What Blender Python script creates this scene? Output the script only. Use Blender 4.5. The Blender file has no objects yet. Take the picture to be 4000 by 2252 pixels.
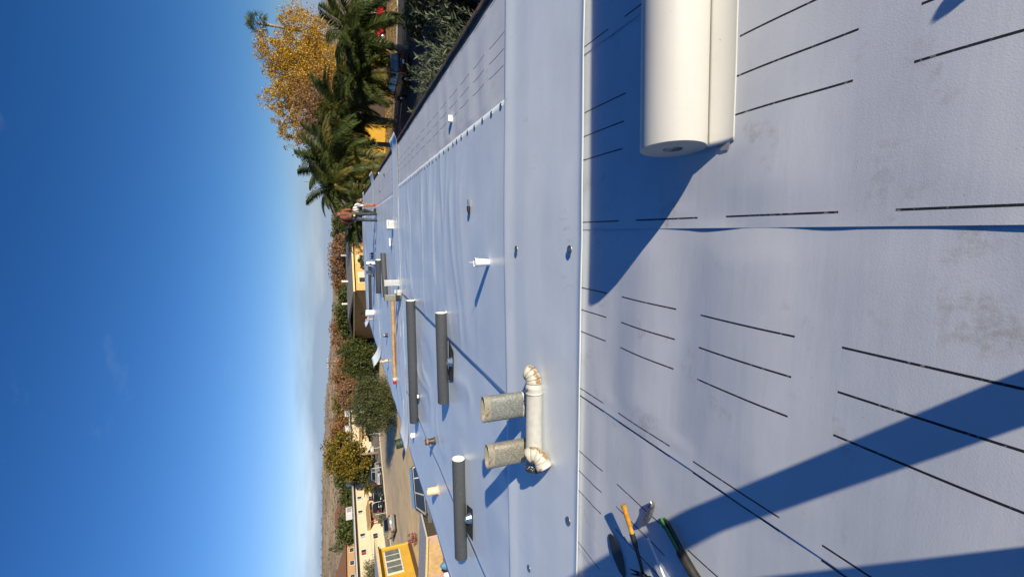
import bpy, bmesh, math, random
import numpy as np
from mathutils import Vector, Matrix, Euler
random.seed(7); rng = np.random.default_rng(7)
S = bpy.context.scene
COL = S.collection
# ------------------------------------------------------------------ camera (held upright, the frame lies on its side)
cd = bpy.data.cameras.new('camera'); cam = bpy.data.objects.new('camera', cd); COL.objects.link(cam)
cd.sensor_fit = 'HORIZONTAL'; cd.sensor_width = 36.0; cd.lens = 36.0*1670/4000
cd.clip_start = 0.05; cd.clip_end = 9000
ROWS = ((0.02158926, 0.99229114, 0.12203358), (-0.37054844, 0.1213105, -0.920857), (-0.9285622, -0.02533873, 0.37031094))
cam.matrix_world = Matrix.Translation((0, 0, 1.45)) @ Matrix(ROWS).to_4x4()
S.camera = cam
# ------------------------------------------------------------------ sky and sun
SUN_EL = math.radians(13.8); SUN_AZ = math.radians(135.6)
W = bpy.data.worlds.new('World'); S.world = W; W.use_nodes = True
nt = W.node_tree; nt.nodes.clear()
def wn(t, **k):
    n = nt.nodes.new(t)
    for a, b in k.items(): setattr(n, a, b)
    return n
def wmath(op, a, b=None, c=None, clamp=False):
    n = wn('ShaderNodeMath', operation=op, use_clamp=clamp)
    for i, x in enumerate((a, b, c)):
        if x is None: continue
        if isinstance(x, (int, float)): n.inputs[i].default_value = x
        else: nt.links.new(x, n.inputs[i])
    return n.outputs[0]
sky = wn('ShaderNodeTexSky', sky_type='NISHITA', sun_disc=False, sun_elevation=SUN_EL, sun_rotation=SUN_AZ,
         altitude=500, air_density=1.0, dust_density=0.15, ozone_density=2.2)
sc1 = wn('ShaderNodeVectorMath', operation='SCALE'); sc1.inputs['Scale'].default_value = 0.134; nt.links.new(sky.outputs[0], sc1.inputs[0])
sx3 = wn('ShaderNodeSeparateXYZ'); nt.links.new(sc1.outputs[0], sx3.inputs[0]); hsv = wn('ShaderNodeCombineXYZ')      # clear, deep blue winter air
for ch, (gexp, tint) in zip('XYZ', ((1.90, 0.90), (1.40, 0.675), (1.243, 0.875))):
    nt.links.new(wmath('MULTIPLY', wmath('POWER', sx3.outputs[ch], gexp), tint/0.1275), hsv.inputs[ch])
tc = wn('ShaderNodeTexCoord'); sp = wn('ShaderNodeSeparateXYZ'); nt.links.new(tc.outputs['Generated'], sp.inputs[0])
mp = wn('ShaderNodeMapping'); mp.inputs['Scale'].default_value = (1.6, 1.6, 9); nt.links.new(tc.outputs['Generated'], mp.inputs[0])
nz = wn('ShaderNodeTexNoise'); nz.inputs['Scale'].default_value = 1.7; nz.inputs['Detail'].default_value = 5; nz.inputs['Roughness'].default_value = 0.55
nt.links.new(mp.outputs[0], nz.inputs['Vector'])
top = wmath('MULTIPLY_ADD', nz.outputs['Fac'], 0.13, 0.03)          # uneven top of the low haze bank, all round the horizon
hz = wmath('DIVIDE', wmath('SUBTRACT', top, sp.outputs['Z']), 0.05, clamp=True)
hz = wmath('MULTIPLY', hz, 0.9)
mix = wn('ShaderNodeMix', data_type='RGBA'); nt.links.new(hz, mix.inputs[0]); nt.links.new(hsv.outputs[0], mix.inputs[6])
mix.inputs[7].default_value = (1.95, 2.7, 3.75, 1)
# a few thin high wisps
mp2 = wn('ShaderNodeMapping'); mp2.inputs['Scale'].default_value = (2.2, 2.2, 7); mp2.inputs['Location'].default_value = (7.3, 2.6, 1.9); nt.links.new(tc.outputs['Generated'], mp2.inputs[0])
nz2 = wn('ShaderNodeTexNoise'); nz2.inputs['Scale'].default_value = 2.6; nz2.inputs['Detail'].default_value = 9; nz2.inputs['Roughness'].default_value = 0.62
nt.links.new(mp2.outputs[0], nz2.inputs['Vector'])
ws = wmath('MULTIPLY', wmath('SUBTRACT', nz2.outputs['Fac'], 0.64, clamp=True), 0.4, clamp=True)
mix2 = wn('ShaderNodeMix', data_type='RGBA'); nt.links.new(ws, mix2.inputs[0]); nt.links.new(mix.outputs[2], mix2.inputs[6]); mix2.inputs[7].default_value = (3.9, 4.6, 5.6, 1)
bg = wn('ShaderNodeBackground'); bg.inputs['Strength'].default_value = 0.108
nt.links.new(mix2.outputs[2], bg.inputs['Color'])
wo = wn('ShaderNodeOutputWorld'); nt.links.new(bg.outputs[0], wo.inputs['Surface'])
sd = bpy.data.lights.new('sun', 'SUN'); sd.energy = 5.0; sd.angle = math.radians(0.55); sd.color = (1.0, 0.895, 0.70)
so = bpy.data.objects.new('sun', sd); COL.objects.link(so)
sdir = Vector((math.sin(SUN_AZ)*math.cos(SUN_EL), math.cos(SUN_AZ)*math.cos(SUN_EL), math.sin(SUN_EL)))
so.rotation_euler = sdir.to_track_quat('Z', 'Y').to_euler(); so.location = (20, -20, 20)
vs = S.view_settings; vs.view_transform = 'Standard'; vs.look = 'None'; vs.exposure = 0.45; vs.gamma = 1.0; vs.use_curve_mapping = False
S.cycles.max_bounces = 6; S.cycles.sample_clamp_indirect = 6

# ------------------------------------------------------------------ materials
MATS = {}
def _new(name):
    m = bpy.data.materials.new(name); m.use_nodes = True
    t = m.node_tree; b = t.nodes['Principled BSDF']; return m, t, b
def mat(name, col, rough=0.6, metal=0.0, var=0.12, vscale=8.0, bump=0.0, bscale=60.0, col2=None, spec=None, coat=0.0, trans=0.0, alpha=None):
    if name in MATS: return MATS[name]
    m, t, b = _new(name); L = t.links
    b.inputs['Roughness'].default_value = rough; b.inputs['Metallic'].default_value = metal
    if spec is not None: b.inputs['Specular IOR Level'].default_value = spec
    if coat: b.inputs['Coat Weight'].default_value = coat; b.inputs['Coat Roughness'].default_value = 0.08
    if trans: b.inputs['Transmission Weight'].default_value = trans
    c2 = col2 or tuple(max(0, c*(1-2*var)) for c in col); c1 = tuple(min(1, c*(1+var*0.6)) for c in col) if not col2 else col
    tcn = t.nodes.new('ShaderNodeTexCoord'); n = t.nodes.new('ShaderNodeTexNoise')
    n.inputs['Scale'].default_value = vscale; n.inputs['Detail'].default_value = 6; n.inputs['Roughness'].default_value = 0.6
    L.new(tcn.outputs['Object'], n.inputs['Vector'])
    r = t.nodes.new('ShaderNodeValToRGB'); r.color_ramp.elements[0].position = 0.32; r.color_ramp.elements[1].position = 0.68
    r.color_ramp.elements[0].color = (*c2, 1); r.color_ramp.elements[1].color = (*c1, 1)
    L.new(n.outputs['Fac'], r.inputs[0]); L.new(r.outputs[0], b.inputs['Base Color'])
    if bump:
        n2 = t.nodes.new('ShaderNodeTexNoise'); n2.inputs['Scale'].default_value = bscale; n2.inputs['Detail'].default_value = 4
        L.new(tcn.outputs['Object'], n2.inputs['Vector'])
        bp = t.nodes.new('ShaderNodeBump'); bp.inputs['Strength'].default_value = bump; bp.inputs['Distance'].default_value = 0.02
        L.new(n2.outputs['Fac'], bp.inputs['Height']); L.new(bp.outputs[0], b.inputs['Normal'])
    MATS[name] = m; return m
def leafmat(name, cols, trans=0.35, rough=0.55):
    if name in MATS: return MATS[name]
    m, t, b = _new(name); L = t.links
    g = t.nodes.new('ShaderNodeNewGeometry'); r = t.nodes.new('ShaderNodeValToRGB')
    e = r.color_ramp.elements
    while len(e) < len(cols): e.new(0.5)
    for i, c in enumerate(cols): e[i].position = i/(len(cols)-1); e[i].color = (*c, 1)
    L.new(g.outputs['Random Per Island'], r.inputs[0]); L.new(r.outputs[0], b.inputs['Base Color'])
    b.inputs['Roughness'].default_value = rough; b.inputs['Specular IOR Level'].default_value = 0.3
    tr = t.nodes.new('ShaderNodeBsdfTranslucent'); L.new(r.outputs[0], tr.inputs[0])
    mx = t.nodes.new('ShaderNodeMixShader'); mx.inputs[0].default_value = trans
    L.new(b.outputs[0], mx.inputs[1]); L.new(tr.outputs[0], mx.inputs[2])
    L.new(mx.outputs[0], t.nodes['Material Output'].inputs['Surface'])
    MATS[name] = m; return m
def nmath(t, op, a, b=None, c=None, clamp=False):
    n = t.nodes.new('ShaderNodeMath'); n.operation = op; n.use_clamp = clamp
    for i, x in enumerate((a, b, c)):
        if x is None: continue
        if isinstance(x, (int, float)): n.inputs[i].default_value = x
        else: t.links.new(x, n.inputs[i])
    return n.outputs[0]
def nmix(t, f, a, b):
    n = t.nodes.new('ShaderNodeMix'); n.data_type = 'RGBA'
    for i, x in ((0, f), (6, a), (7, b)):
        if isinstance(x, tuple): n.inputs[i].default_value = (*x, 1) if len(x) == 3 else x
        elif isinstance(x, (int, float)): n.inputs[i].default_value = x
        else: t.links.new(x, n.inputs[i])
    return n.outputs[2]
def nnoise(t, vec, scale, detail=5, rough=0.6):
    n = t.nodes.new('ShaderNodeTexNoise'); n.inputs['Scale'].default_value = scale; n.inputs['Detail'].default_value = detail; n.inputs['Roughness'].default_value = rough
    t.links.new(vec, n.inputs['Vector']); return n.outputs['Fac']
def nramp(t, fac, stops):
    r = t.nodes.new('ShaderNodeValToRGB'); e = r.color_ramp.elements
    while len(e) < len(stops): e.new(0.5)
    for i, (p, c) in enumerate(stops): e[i].position = p; e[i].color = (*c, 1) if not isinstance(c, (int, float)) else (c, c, c, 1)
    t.links.new(fac, r.inputs[0]); return r.outputs[0]
def nbump(t, h, strength, dist=0.01, normal=None):
    n = t.nodes.new('ShaderNodeBump'); n.inputs['Strength'].default_value = strength; n.inputs['Distance'].default_value = dist
    t.links.new(h, n.inputs['Height'])
    if normal is not None: t.links.new(normal, n.inputs['Normal'])
    return n.outputs[0]
def nmap(t, vec, scale=(1, 1, 1), loc=(0, 0, 0), rot=(0, 0, 0)):
    n = t.nodes.new('ShaderNodeMapping'); n.inputs['Scale'].default_value = scale; n.inputs['Location'].default_value = loc; n.inputs['Rotation'].default_value = rot
    t.links.new(vec, n.inputs['Vector']); return n.outputs[0]

def underlay_mat():
    m, t, b = _new('printed_underlayment'); L = t.links
    o = t.nodes.new('ShaderNodeTexCoord').outputs['Object']; s = t.nodes.new('ShaderNodeSeparateXYZ'); L.new(o, s.inputs[0])
    x, y = s.outputs['X'], s.outputs['Y']
    # printed guide dashes: three lines in the middle and one along either edge
    on = nmath(t, 'LESS_THAN', nmath(t, 'FLOORED_MODULO', y, 0.57), 0.42)
    tot = None
    for lx in (-0.535, -0.145, 0.0, 0.145, 0.535):
        d = nmath(t, 'ABSOLUTE', nmath(t, 'SUBTRACT', x, lx)); k = nmath(t, 'LESS_THAN', d, 0.0037)
        tot = k if tot is None else nmath(t, 'MAXIMUM', tot, k)
    ink = nmath(t, 'MULTIPLY', tot, on)
    wear = nramp(t, nnoise(t, o, 55, 3), [(0.30, 0.55), (0.42, 1.0)])
    ink = nmath(t, 'MULTIPLY', ink, wear)
    base = nramp(t, nnoise(t, o, 3.0, 6), [(0.25, (0.56, 0.585, 0.63)), (0.75, (0.655, 0.675, 0.715))])
    # scuffs and dusty foot marks
    dirt = nramp(t, nnoise(t, nmap(t, o, (1, 1, 1), (4.3, 2.2, 0)), 3.6, 8, 0.68), [(0.575, 0.0), (0.68, 1.0)])
    edge = nramp(t, nnoise(t, o, 40, 3), [(0.35, 0.0), (0.6, 1.0)])
    base = nmix(t, nmath(t, 'MULTIPLY', nmath(t, 'MULTIPLY', dirt, edge), 0.5), base, (0.33, 0.29, 0.24))
    spk = nramp(t, nnoise(t, o, 130, 2), [(0.735, 0.0), (0.76, 1.0)])
    base = nmix(t, nmath(t, 'MULTIPLY', spk, 0.5), base, (0.17, 0.16, 0.16))
    L.new(nmix(t, ink, base, (0.02, 0.02, 0.025)), b.inputs['Base Color'])
    b.inputs['Roughness'].default_value = 0.62; b.inputs['Specular IOR Level'].default_value = 0.35
    h = nbump(t, nnoise(t, o, 210, 3), 0.16, 0.002)
    L.new(nbump(t, nnoise(t, nmap(t, o, (0.7, 5, 1)), 2.2, 3, 0.5), 0.10, 0.014, h), b.inputs['Normal'])
    MATS['underlay'] = m; return m
def membrane_mat(name, col, dirt=0.4, gloss=0.42):
    m, t, b = _new(name); L = t.links
    o = t.nodes.new('ShaderNodeTexCoord').outputs['Object']
    c2 = tuple(c*0.88 for c in col)
    base = nramp(t, nnoise(t, o, 1.3, 5), [(0.3, c2), (0.7, col)])
    sm = nramp(t, nnoise(t, nmap(t, o, (1, 1, 1), (1.7, 5.1, 0)), 2.1, 9, 0.72), [(0.58, 0.0), (0.72, 1.0)])
    st = nramp(t, nnoise(t, nmap(t, o, (9, 2.5, 1), (0, 0, 0), (0, 0, 0.5)), 3.0, 6), [(0.52, 0.0), (0.66, 1.0)])
    base = nmix(t, nmath(t, 'MULTIPLY', nmath(t, 'MULTIPLY', sm, st), dirt), base, (0.30, 0.28, 0.25))
    spk = nramp(t, nnoise(t, o, 70, 2), [(0.755, 0.0), (0.77, 1.0)])
    base = nmix(t, nmath(t, 'MULTIPLY', spk, 0.6), base, (0.15, 0.14, 0.14))
    L.new(base, b.inputs['Base Color'])
    b.inputs['Roughness'].default_value = gloss; b.inputs['Specular IOR Level'].default_value = 0.4
    L.new(nbump(t, nnoise(t, nmap(t, o, (0.6, 3, 1)), 2.0, 3, 0.5), 0.14, 0.012), b.inputs['Normal'])
    MATS[name] = m; return m
def spangle_mat(name, base, rust=0.3):
    m, t, b = _new(name); L = t.links
    o = t.nodes.new('ShaderNodeTexCoord').outputs['Object']
    v = t.nodes.new('ShaderNodeTexVoronoi'); v.inputs['Scale'].default_value = 150; L.new(o, v.inputs['Vector'])
    sx = t.nodes.new('ShaderNodeSeparateColor'); L.new(v.outputs['Color'], sx.inputs[0])
    c = nramp(t, sx.outputs[0], [(0.0, tuple(k*0.68 for k in base)), (0.6, base), (1.0, tuple(min(1, k*1.35) for k in base))])
    r = nramp(t, nnoise(t, nmap(t, o, (1, 1, 0.35)), 9, 6), [(0.58, 0.0), (0.76, 1.0)])
    c = nmix(t, nmath(t, 'MULTIPLY', r, rust), c, (0.33, 0.20, 0.08))
    L.new(c, b.inputs['Base Color']); b.inputs['Metallic'].default_value = 0.35
    L.new(nramp(t, sx.outputs[1], [(0, 0.35), (1, 0.65)]), b.inputs['Roughness'])
    L.new(nbump(t, nnoise(t, o, 45, 4), 0.25, 0.004), b.inputs['Normal'])
    MATS[name] = m; return m
def peeling_mat(name, paint, under, thr=0.55, scale=14, stretch=(1, 1, 1)):
    m, t, b = _new(name); L = t.links
    o = t.nodes.new('ShaderNodeTexCoord').outputs['Object']
    k = nramp(t, nnoise(t, nmap(t, o, stretch), scale, 8, 0.65), [(thr, 0.0), (thr+0.05, 1.0)])
    c1 = nramp(t, nnoise(t, o, 20, 5), [(0.3, tuple(c*0.8 for c in paint)), (0.7, paint)])
    c2 = nramp(t, nnoise(t, o, 34, 5), [(0.3, tuple(c*0.5 for c in under)), (0.7, under)])
    L.new(nmix(t, k, c1, c2), b.inputs['Base Color']); b.inputs['Roughness'].default_value = 0.42
    L.new(nbump(t, nmath(t, 'SUBTRACT', 1.0, k), 0.5, 0.003), b.inputs['Normal'])
    MATS[name] = m; return m

# ------------------------------------------------------------------ geometry helpers
class MB:
    def __init__(s): s.v = []; s.f = []
    def add(s, vs, fs):
        n = len(s.v); s.v += [tuple(p) for p in vs]; s.f += [tuple(i+n for i in f) for f in fs]; return s
    def box(s, c, d, rz=0.0, rx=0.0, ry=0.0, taper=1.0):
        M = Euler((rx, ry, rz)).to_matrix(); out = []
        for z in (-.5, .5):
            k = taper if z > 0 else 1
            for x, y in ((-.5, -.5), (.5, -.5), (.5, .5), (-.5, .5)): out.append(Vector(c) + M @ Vector((x*d[0]*k, y*d[1]*k, z*d[2])))
        return s.add(out, [(3, 2, 1, 0), (4, 5, 6, 7), (0, 1, 5, 4), (1, 2, 6, 5), (2, 3, 7, 6), (3, 0, 4, 7)])
    def tube(s, pts, rad, n=10, caps=True, oval=(1, 1), up=None):
        pts = [Vector(p) for p in pts]
        if isinstance(rad, (int, float)): rad = [rad]*len(pts)
        vs = []; ref = Vector(up) if up else None
        for i, p in enumerate(pts):
            d = (pts[min(i+1, len(pts)-1)] - pts[max(i-1, 0)]).normalized()
            u = ref if ref is not None else (Vector((0, 0, 1)) if abs(d.z) < 0.95 else Vector((1, 0, 0)))
            a = d.cross(u).normalized(); b = a.cross(d).normalized()
            for k in range(n):
                t = 2*math.pi*k/n; vs.append(p + a*math.cos(t)*rad[i]*oval[0] + b*math.sin(t)*rad[i]*oval[1])
        fs = []
        for i in range(len(pts)-1):
            for k in range(n): fs.append((i*n+k, i*n+(k+1) % n, (i+1)*n+(k+1) % n, (i+1)*n+k))
        if caps: fs.append(tuple(range(n-1, -1, -1))); fs.append(tuple((len(pts)-1)*n+k for k in range(n)))
        return s.add(vs, fs)
    def lathe(s, prof, n=24, o=(0, 0, 0), M=None, caps=False):
        vs = []; M = M or Matrix.Identity(3)
        for r, z in prof:
            for k in range(n): t = 2*math.pi*k/n; vs.append(Vector(o) + M @ Vector((r*math.cos(t), r*math.sin(t), z)))
        fs = [(i*n+k, i*n+(k+1) % n, (i+1)*n+(k+1) % n, (i+1)*n+k) for i in range(len(prof)-1) for k in range(n)]
        if caps: fs.append(tuple(range(n-1, -1, -1))); fs.append(tuple((len(prof)-1)*n+k for k in range(n)))
        return s.add(vs, fs)
    def prism(s, poly, a, b, axis='y'):
        f = {'y': lambda p, t: (p[0], t, p[1]), 'x': lambda p, t: (t, p[0], p[1]), 'z': lambda p, t: (p[0], p[1], t)}[axis]
        n = len(poly); vs = [f(p, a) for p in poly] + [f(p, b) for p in poly]
        return s.add(vs, [tuple(range(n-1, -1, -1)), tuple(range(n, 2*n))] + [(i, (i+1) % n, n+(i+1) % n, n+i) for i in range(n)])
    def grid(s, fn, nu, nv):
        vs = [fn(i/nu, j/nv) for j in range(nv+1) for i in range(nu+1)]
        return s.add(vs, [(j*(nu+1)+i, j*(nu+1)+i+1, (j+1)*(nu+1)+i+1, (j+1)*(nu+1)+i) for j in range(nv) for i in range(nu)])
    def mesh(s, name, m, smooth=False):
        me = bpy.data.meshes.new(name); me.from_pydata(s.v, [], s.f)
        bm = bmesh.new(); bm.from_mesh(me); bmesh.ops.recalc_face_normals(bm, faces=bm.faces); bm.to_mesh(me); bm.free()
        if smooth: me.polygons.foreach_set('use_smooth', [True]*len(me.polygons))
        if m is not None: me.materials.append(m)
        return me
    def build(s, name, m, parent=None, smooth=False, loc=(0, 0, 0), rot=(0, 0, 0), bevel=0.0, solid=0.0, edge=None):
        o = bpy.data.objects.new(name, s.mesh(name, m, smooth)); COL.objects.link(o)
        o.location = loc; o.rotation_euler = rot
        if parent is not None: o.parent = parent
        if solid: k = o.modifiers.new('thick', 'SOLIDIFY'); k.thickness = solid; k.offset = -1
        if bevel: k = o.modifiers.new('bevel', 'BEVEL'); k.width = bevel; k.segments = 2; k.limit_method = 'ANGLE'
        if smooth and edge:
            try:
                o.data.set_sharp_from_angle(angle=math.radians(edge))
            except Exception: pass
        return o
def thing(name, label, cat, loc=(0, 0, 0), rz=0.0, group=None):
    o = bpy.data.objects.new(name, None); COL.objects.link(o); o.empty_display_size = 0.1
    o.location = loc; o.rotation_euler = (0, 0, rz); o['label'] = label; o['category'] = cat
    if group: o['group'] = group
    return o
def tag(o, label, cat, group=None):
    o['label'] = label; o['category'] = cat
    if group: o['group'] = group
    return o
def struct(o): o['kind'] = 'structure'; return o
def copy_tree(o, parent=None):
    c = o.copy(); COL.objects.link(c); c.parent = parent
    for ch in list(o.children): copy_tree(ch, c)
    return c
def meshobj(name, vs, quads, m, parent=None, smooth=False):
    me = bpy.data.meshes.new(name); me.from_pydata(vs, [], quads); me.materials.append(m)
    if smooth: me.polygons.foreach_set('use_smooth', [True]*len(me.polygons))
    o = bpy.data.objects.new(name, me); COL.objects.link(o)
    if parent is not None: o.parent = parent
    return o
def quadcloud(P, N, U, a, b, shape='quad'):
    """leaf faces: centres P, normals N, long axes U, half sizes a (long), b (short)"""
    V = np.cross(N, U); n = len(P)
    a = np.asarray(a).reshape(-1, 1); b = np.asarray(b).reshape(-1, 1)
    A = P - U*a; B = P + V*b; Cc = P + U*a; D = P - V*b
    vs = np.stack([A, B, Cc, D], 1).reshape(-1, 3)
    f = np.arange(4*n).reshape(-1, 4)
    return vs, f
def unit(a): return a/np.maximum(1e-9, np.linalg.norm(a, axis=-1, keepdims=True))
def fastmesh(name, vs, fs, m, parent=None):
    me = bpy.data.meshes.new(name); nv, nf = len(vs), len(fs)
    me.vertices.add(nv); me.vertices.foreach_set('co', np.asarray(vs, np.float32).ravel())
    me.loops.add(nf*4); me.loops.foreach_set('vertex_index', np.asarray(fs, np.int32).ravel())
    me.polygons.add(nf); me.polygons.foreach_set('loop_start', np.arange(0, nf*4, 4, dtype=np.int32))
    me.update(calc_edges=True); me.validate(); me.materials.append(m)
    o = bpy.data.objects.new(name, me); COL.objects.link(o)
    if parent is not None: o.parent = parent
    return o
from mathutils import noise as mn
G = -4.4
def nz3(x, y, z=0.0): return mn.noise(Vector((x, y, z)))
def roofz(x): return -0.03*(math.log1p(math.exp(min(60, -x*6)))/6) if x > -9 else 0.03*x
# ------------------------------------------------------------------ ground, lots, hills
def ground_mat(name, stops, scale=0.05, fine=0.8, streak=None):
    m, t, b = _new(name); L = t.links
    o = t.nodes.new('ShaderNodeTexCoord').outputs['Object']
    v = nmap(t, o, streak or (1, 1, 1))
    c = nramp(t, nnoise(t, v, scale, 8, 0.6), stops)
    c2 = nramp(t, nnoise(t, o, fine, 6, 0.7), [(0.3, 0.72), (0.7, 1.08)])
    n = t.nodes.new('ShaderNodeMix'); n.data_type = 'RGBA'; n.blend_type = 'MULTIPLY'; n.inputs[0].default_value = 1
    L.new(c, n.inputs[6]); L.new(c2, n.inputs[7]); L.new(n.outputs[2], b.inputs['Base Color'])
    b.inputs['Roughness'].default_value = 0.9
    L.new(nbump(t, nnoise(t, o, fine*4, 5), 0.5, 0.03), b.inputs['Normal'])
    return m
dry = ground_mat('dry_ground', [(0.3, (0.20, 0.145, 0.085)), (0.5, (0.29, 0.215, 0.13)), (0.7, (0.36, 0.28, 0.17))], 0.06, 1.2)
struct(MB().grid(lambda u, v: ((u-.5)*5000, (v-.5)*5000+500, G), 4, 4).build('ground', dry))
lotm = ground_mat('worn_lot', [(0.35, (0.90, 0.66, 0.35)), (0.54, (0.84, 0.63, 0.36)), (0.72, (0.60, 0.48, 0.31))], 0.09, 0.5, (1, 0.25, 1))
def strip_poly(name, pts, z, m): return struct(MB().add([(x, y, z) for x, y in pts], [tuple(range(len(pts)))]).build(name, m))
strip_poly('parking_lot', [(-6, -10), (-6, 64), (-17, 66), (-28, 84), (-36.5, 78.5), (-44.2, 66), (-50, 40), (-50, -10)], G+0.004, lotm)
asph = ground_mat('asphalt', [(0.35, (0.045, 0.044, 0.046)), (0.65, (0.07, 0.067, 0.065))], 0.3, 4)
strip_poly('asphalt_driveway', [(3.0, -5), (40, -5), (40, 48), (22, 46), (9, 50), (2.6, 51)], G+0.004, asph)
leafg = ground_mat('leaf_litter_ground', [(0.35, (0.28, 0.17, 0.065)), (0.5, (0.42, 0.28, 0.12)), (0.65, (0.50, 0.36, 0.18))], 0.5, 3)
strip_poly('leaf_strewn_path', [(2.6, 51.2), (9, 50.2), (22, 46.2), (46, 48.2), (46, 62), (2.6, 62)], G+0.006, leafg)
conc = mat('concrete', (0.42, 0.38, 0.32), 0.9, var=0.15, bump=0.3, bscale=30)
def kerb(pts, w=0.22, h=0.13, name='kerb', m=None):
    mb = MB()
    for (a, b) in zip(pts[:-1], pts[1:]):
        d = Vector((b[0]-a[0], b[1]-a[1], 0)); c = ((a[0]+b[0])/2, (a[1]+b[1])/2, G+h/2)
        mb.box(c, (d.length, w, h), rz=math.atan2(d.y, d.x))
    return struct(mb.build(name, m or conc, bevel=0.02))
kerb([(2.8, 51.1), (9, 50.1), (22, 46.1), (45, 48)]); kerb([(-28, 84.2), (-36.6, 78.7), (-44.4, 66), (-50.2, 40)], 0.3, 0.15)
soil = ground_mat('planter_soil', [(0.35, (0.12, 0.055, 0.02)), (0.6, (0.22, 0.10, 0.04))], 1.0, 5)
strip_poly('planter_bed', [(-28.2, 85.6), (-28, 84.4), (-36.7, 78.9), (-44.6, 66), (-50.4, 40), (-51.4, 40), (-45.8, 66.4), (-37.5, 80)], G+0.010, soil)
pavm = ground_mat('pavement_concrete', [(0.35, (0.30, 0.255, 0.19)), (0.65, (0.38, 0.33, 0.25))], 0.2, 1)
strip_poly('pavement', [(-37.6, 80.2), (-46, 66.5), (-51.6, 40), (-53.0, 40), (-53.0, 62), (-50.8, 130), (-30, 130), (-28.3, 86)], G+0.006, pavm)
# hills: real terrain rising behind the place
def hill_h(x, y):
    r = math.hypot(x, y); a = math.degrees(math.atan2(-x, y))           # a > 0 to the left
    ridge = 9 + 17.5/(1+math.exp(-(a-17)/4.5)) + 1.8*nz3(a*0.22, 3.1) + 0.6*nz3(a*0.7, 9.3)
    if a < -3: ridge = 9 + 1*nz3(a*0.2, 1.1)
    k = min(1, max(0, (r-130)/480)); k = k*k*(3-2*k)
    return G - 0.3 + ridge*1.12*k*min(1, r/600) + (4.4*k) + k*(1.8*nz3(x*0.02, y*0.02) + 0.5*nz3(x*0.06, y*0.06))
hm, ht, hb = _new('dry_hillside')
ho = ht.nodes.new('ShaderNodeTexCoord').outputs['Object']
hc = nramp(ht, nnoise(ht, nmap(ht, ho, (1, 1, 7)), 0.02, 10, 0.7), [(0.3, (0.26, 0.185, 0.115)), (0.48, (0.43, 0.31, 0.185)), (0.62, (0.55, 0.41, 0.25)), (0.75, (0.66, 0.53, 0.35))])
hs = nramp(ht, nnoise(ht, ho, 0.16, 6, 0.7), [(0.56, 0.0), (0.64, 1.0)])
hc = nmix(ht, nmath(ht, 'MULTIPLY', hs, 0.35), hc, (0.075, 0.062, 0.035))
ht.links.new(hc, hb.inputs['Base Color']); hb.inputs['Roughness'].default_value = 0.95
ht.links.new(nbump(ht, nnoise(ht, ho, 0.12, 8), 0.9, 3.0), hb.inputs['Normal'])
NA, NR = 150, 60
hv = []; hf = []
for j in range(NR+1):
    r = 128*(1400/128)**(j/NR)
    for i in range(NA+1):
        a = math.radians(-75 + 150*i/NA); x = -math.sin(a)*r; y = math.cos(a)*r
        hv.append((x, y, hill_h(x, y) if r < 1000 else hill_h(x, y) - (r-1000)*0.09))
for j in range(NR):
    for i in range(NA): hf.append((j*(NA+1)+i, j*(NA+1)+i+1, (j+1)*(NA+1)+i+1, (j+1)*(NA+1)+i))
struct(meshobj('hills', hv, hf, hm, smooth=True))

# ------------------------------------------------------------------ the building we stand on
XR, XL, YE = 2.33, -5.78, 31.5
stucco = mat('stucco', (0.50, 0.40, 0.27), 0.9, var=0.08, vscale=3, bump=0.3, bscale=40)
bld = thing('apartment_building', 'long building whose nearly flat white roof fills the foreground', 'building', (0, 0, G))
MB().box(((XR+XL)/2, 14.2, (-G-0.32)/2), (XR-XL-0.5, 34.0, -G-0.32)).build('wall', stucco, bld)
deckm = mat('roof_deck', (0.30, 0.26, 0.20), 0.9)
xs = [XL + (XR-XL)*i/30 for i in range(31)]
dk = MB()
for i in range(30):
    x0, x1 = xs[i], xs[i+1]
    dk.add([(x0, -3, roofz(x0)-G-0.30), (x1, -3, roofz(x1)-G-0.30), (x1, YE, roofz(x1)-G-0.30), (x0, YE, roofz(x0)-G-0.30),
            (x0, -3, roofz(x0)-G-0.004), (x1, -3, roofz(x1)-G-0.004), (x1, YE, roofz(x1)-G-0.004), (x0, YE, roofz(x0)-G-0.004)],
           [(4, 5, 6, 7), (3, 2, 1, 0), (0, 1, 5, 4), (2, 3, 7, 6)] + ([(3, 0, 4, 7)] if i == 0 else []) + ([(1, 2, 6, 5)] if i == 29 else []))
dk.build('roof_deck', deckm, bld)
gut = mat('old_gutter', (0.075, 0.045, 0.03), 0.8, var=0.5, vscale=5, bump=0.8, bscale=25)
MB().grid(lambda u, v: [(XR+0.004 + [0, 0.0, 0.03, 0.10, 0.115, 0.115][round(u*5)] + 0.012*nz3(v*60, 4)*(u > .3), -3 + v*34.5,
                         [-0.16, 0.004, 0.022, 0.016, -0.02, -0.16][round(u*5)] - G + 0.008*nz3(v*90, u*2))][0], 5, 300).build('edge_gutter', gut, bld, smooth=True)
wtrim = mat('white_edge_metal', (0.78, 0.77, 0.74), 0.4, var=0.05)
MB().box((XL-0.012, 14.2, roofz(XL)-G-0.07), (0.02, 34.2, 0.16)).build('edge_metal', wtrim, bld, bevel=0.004)

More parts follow.
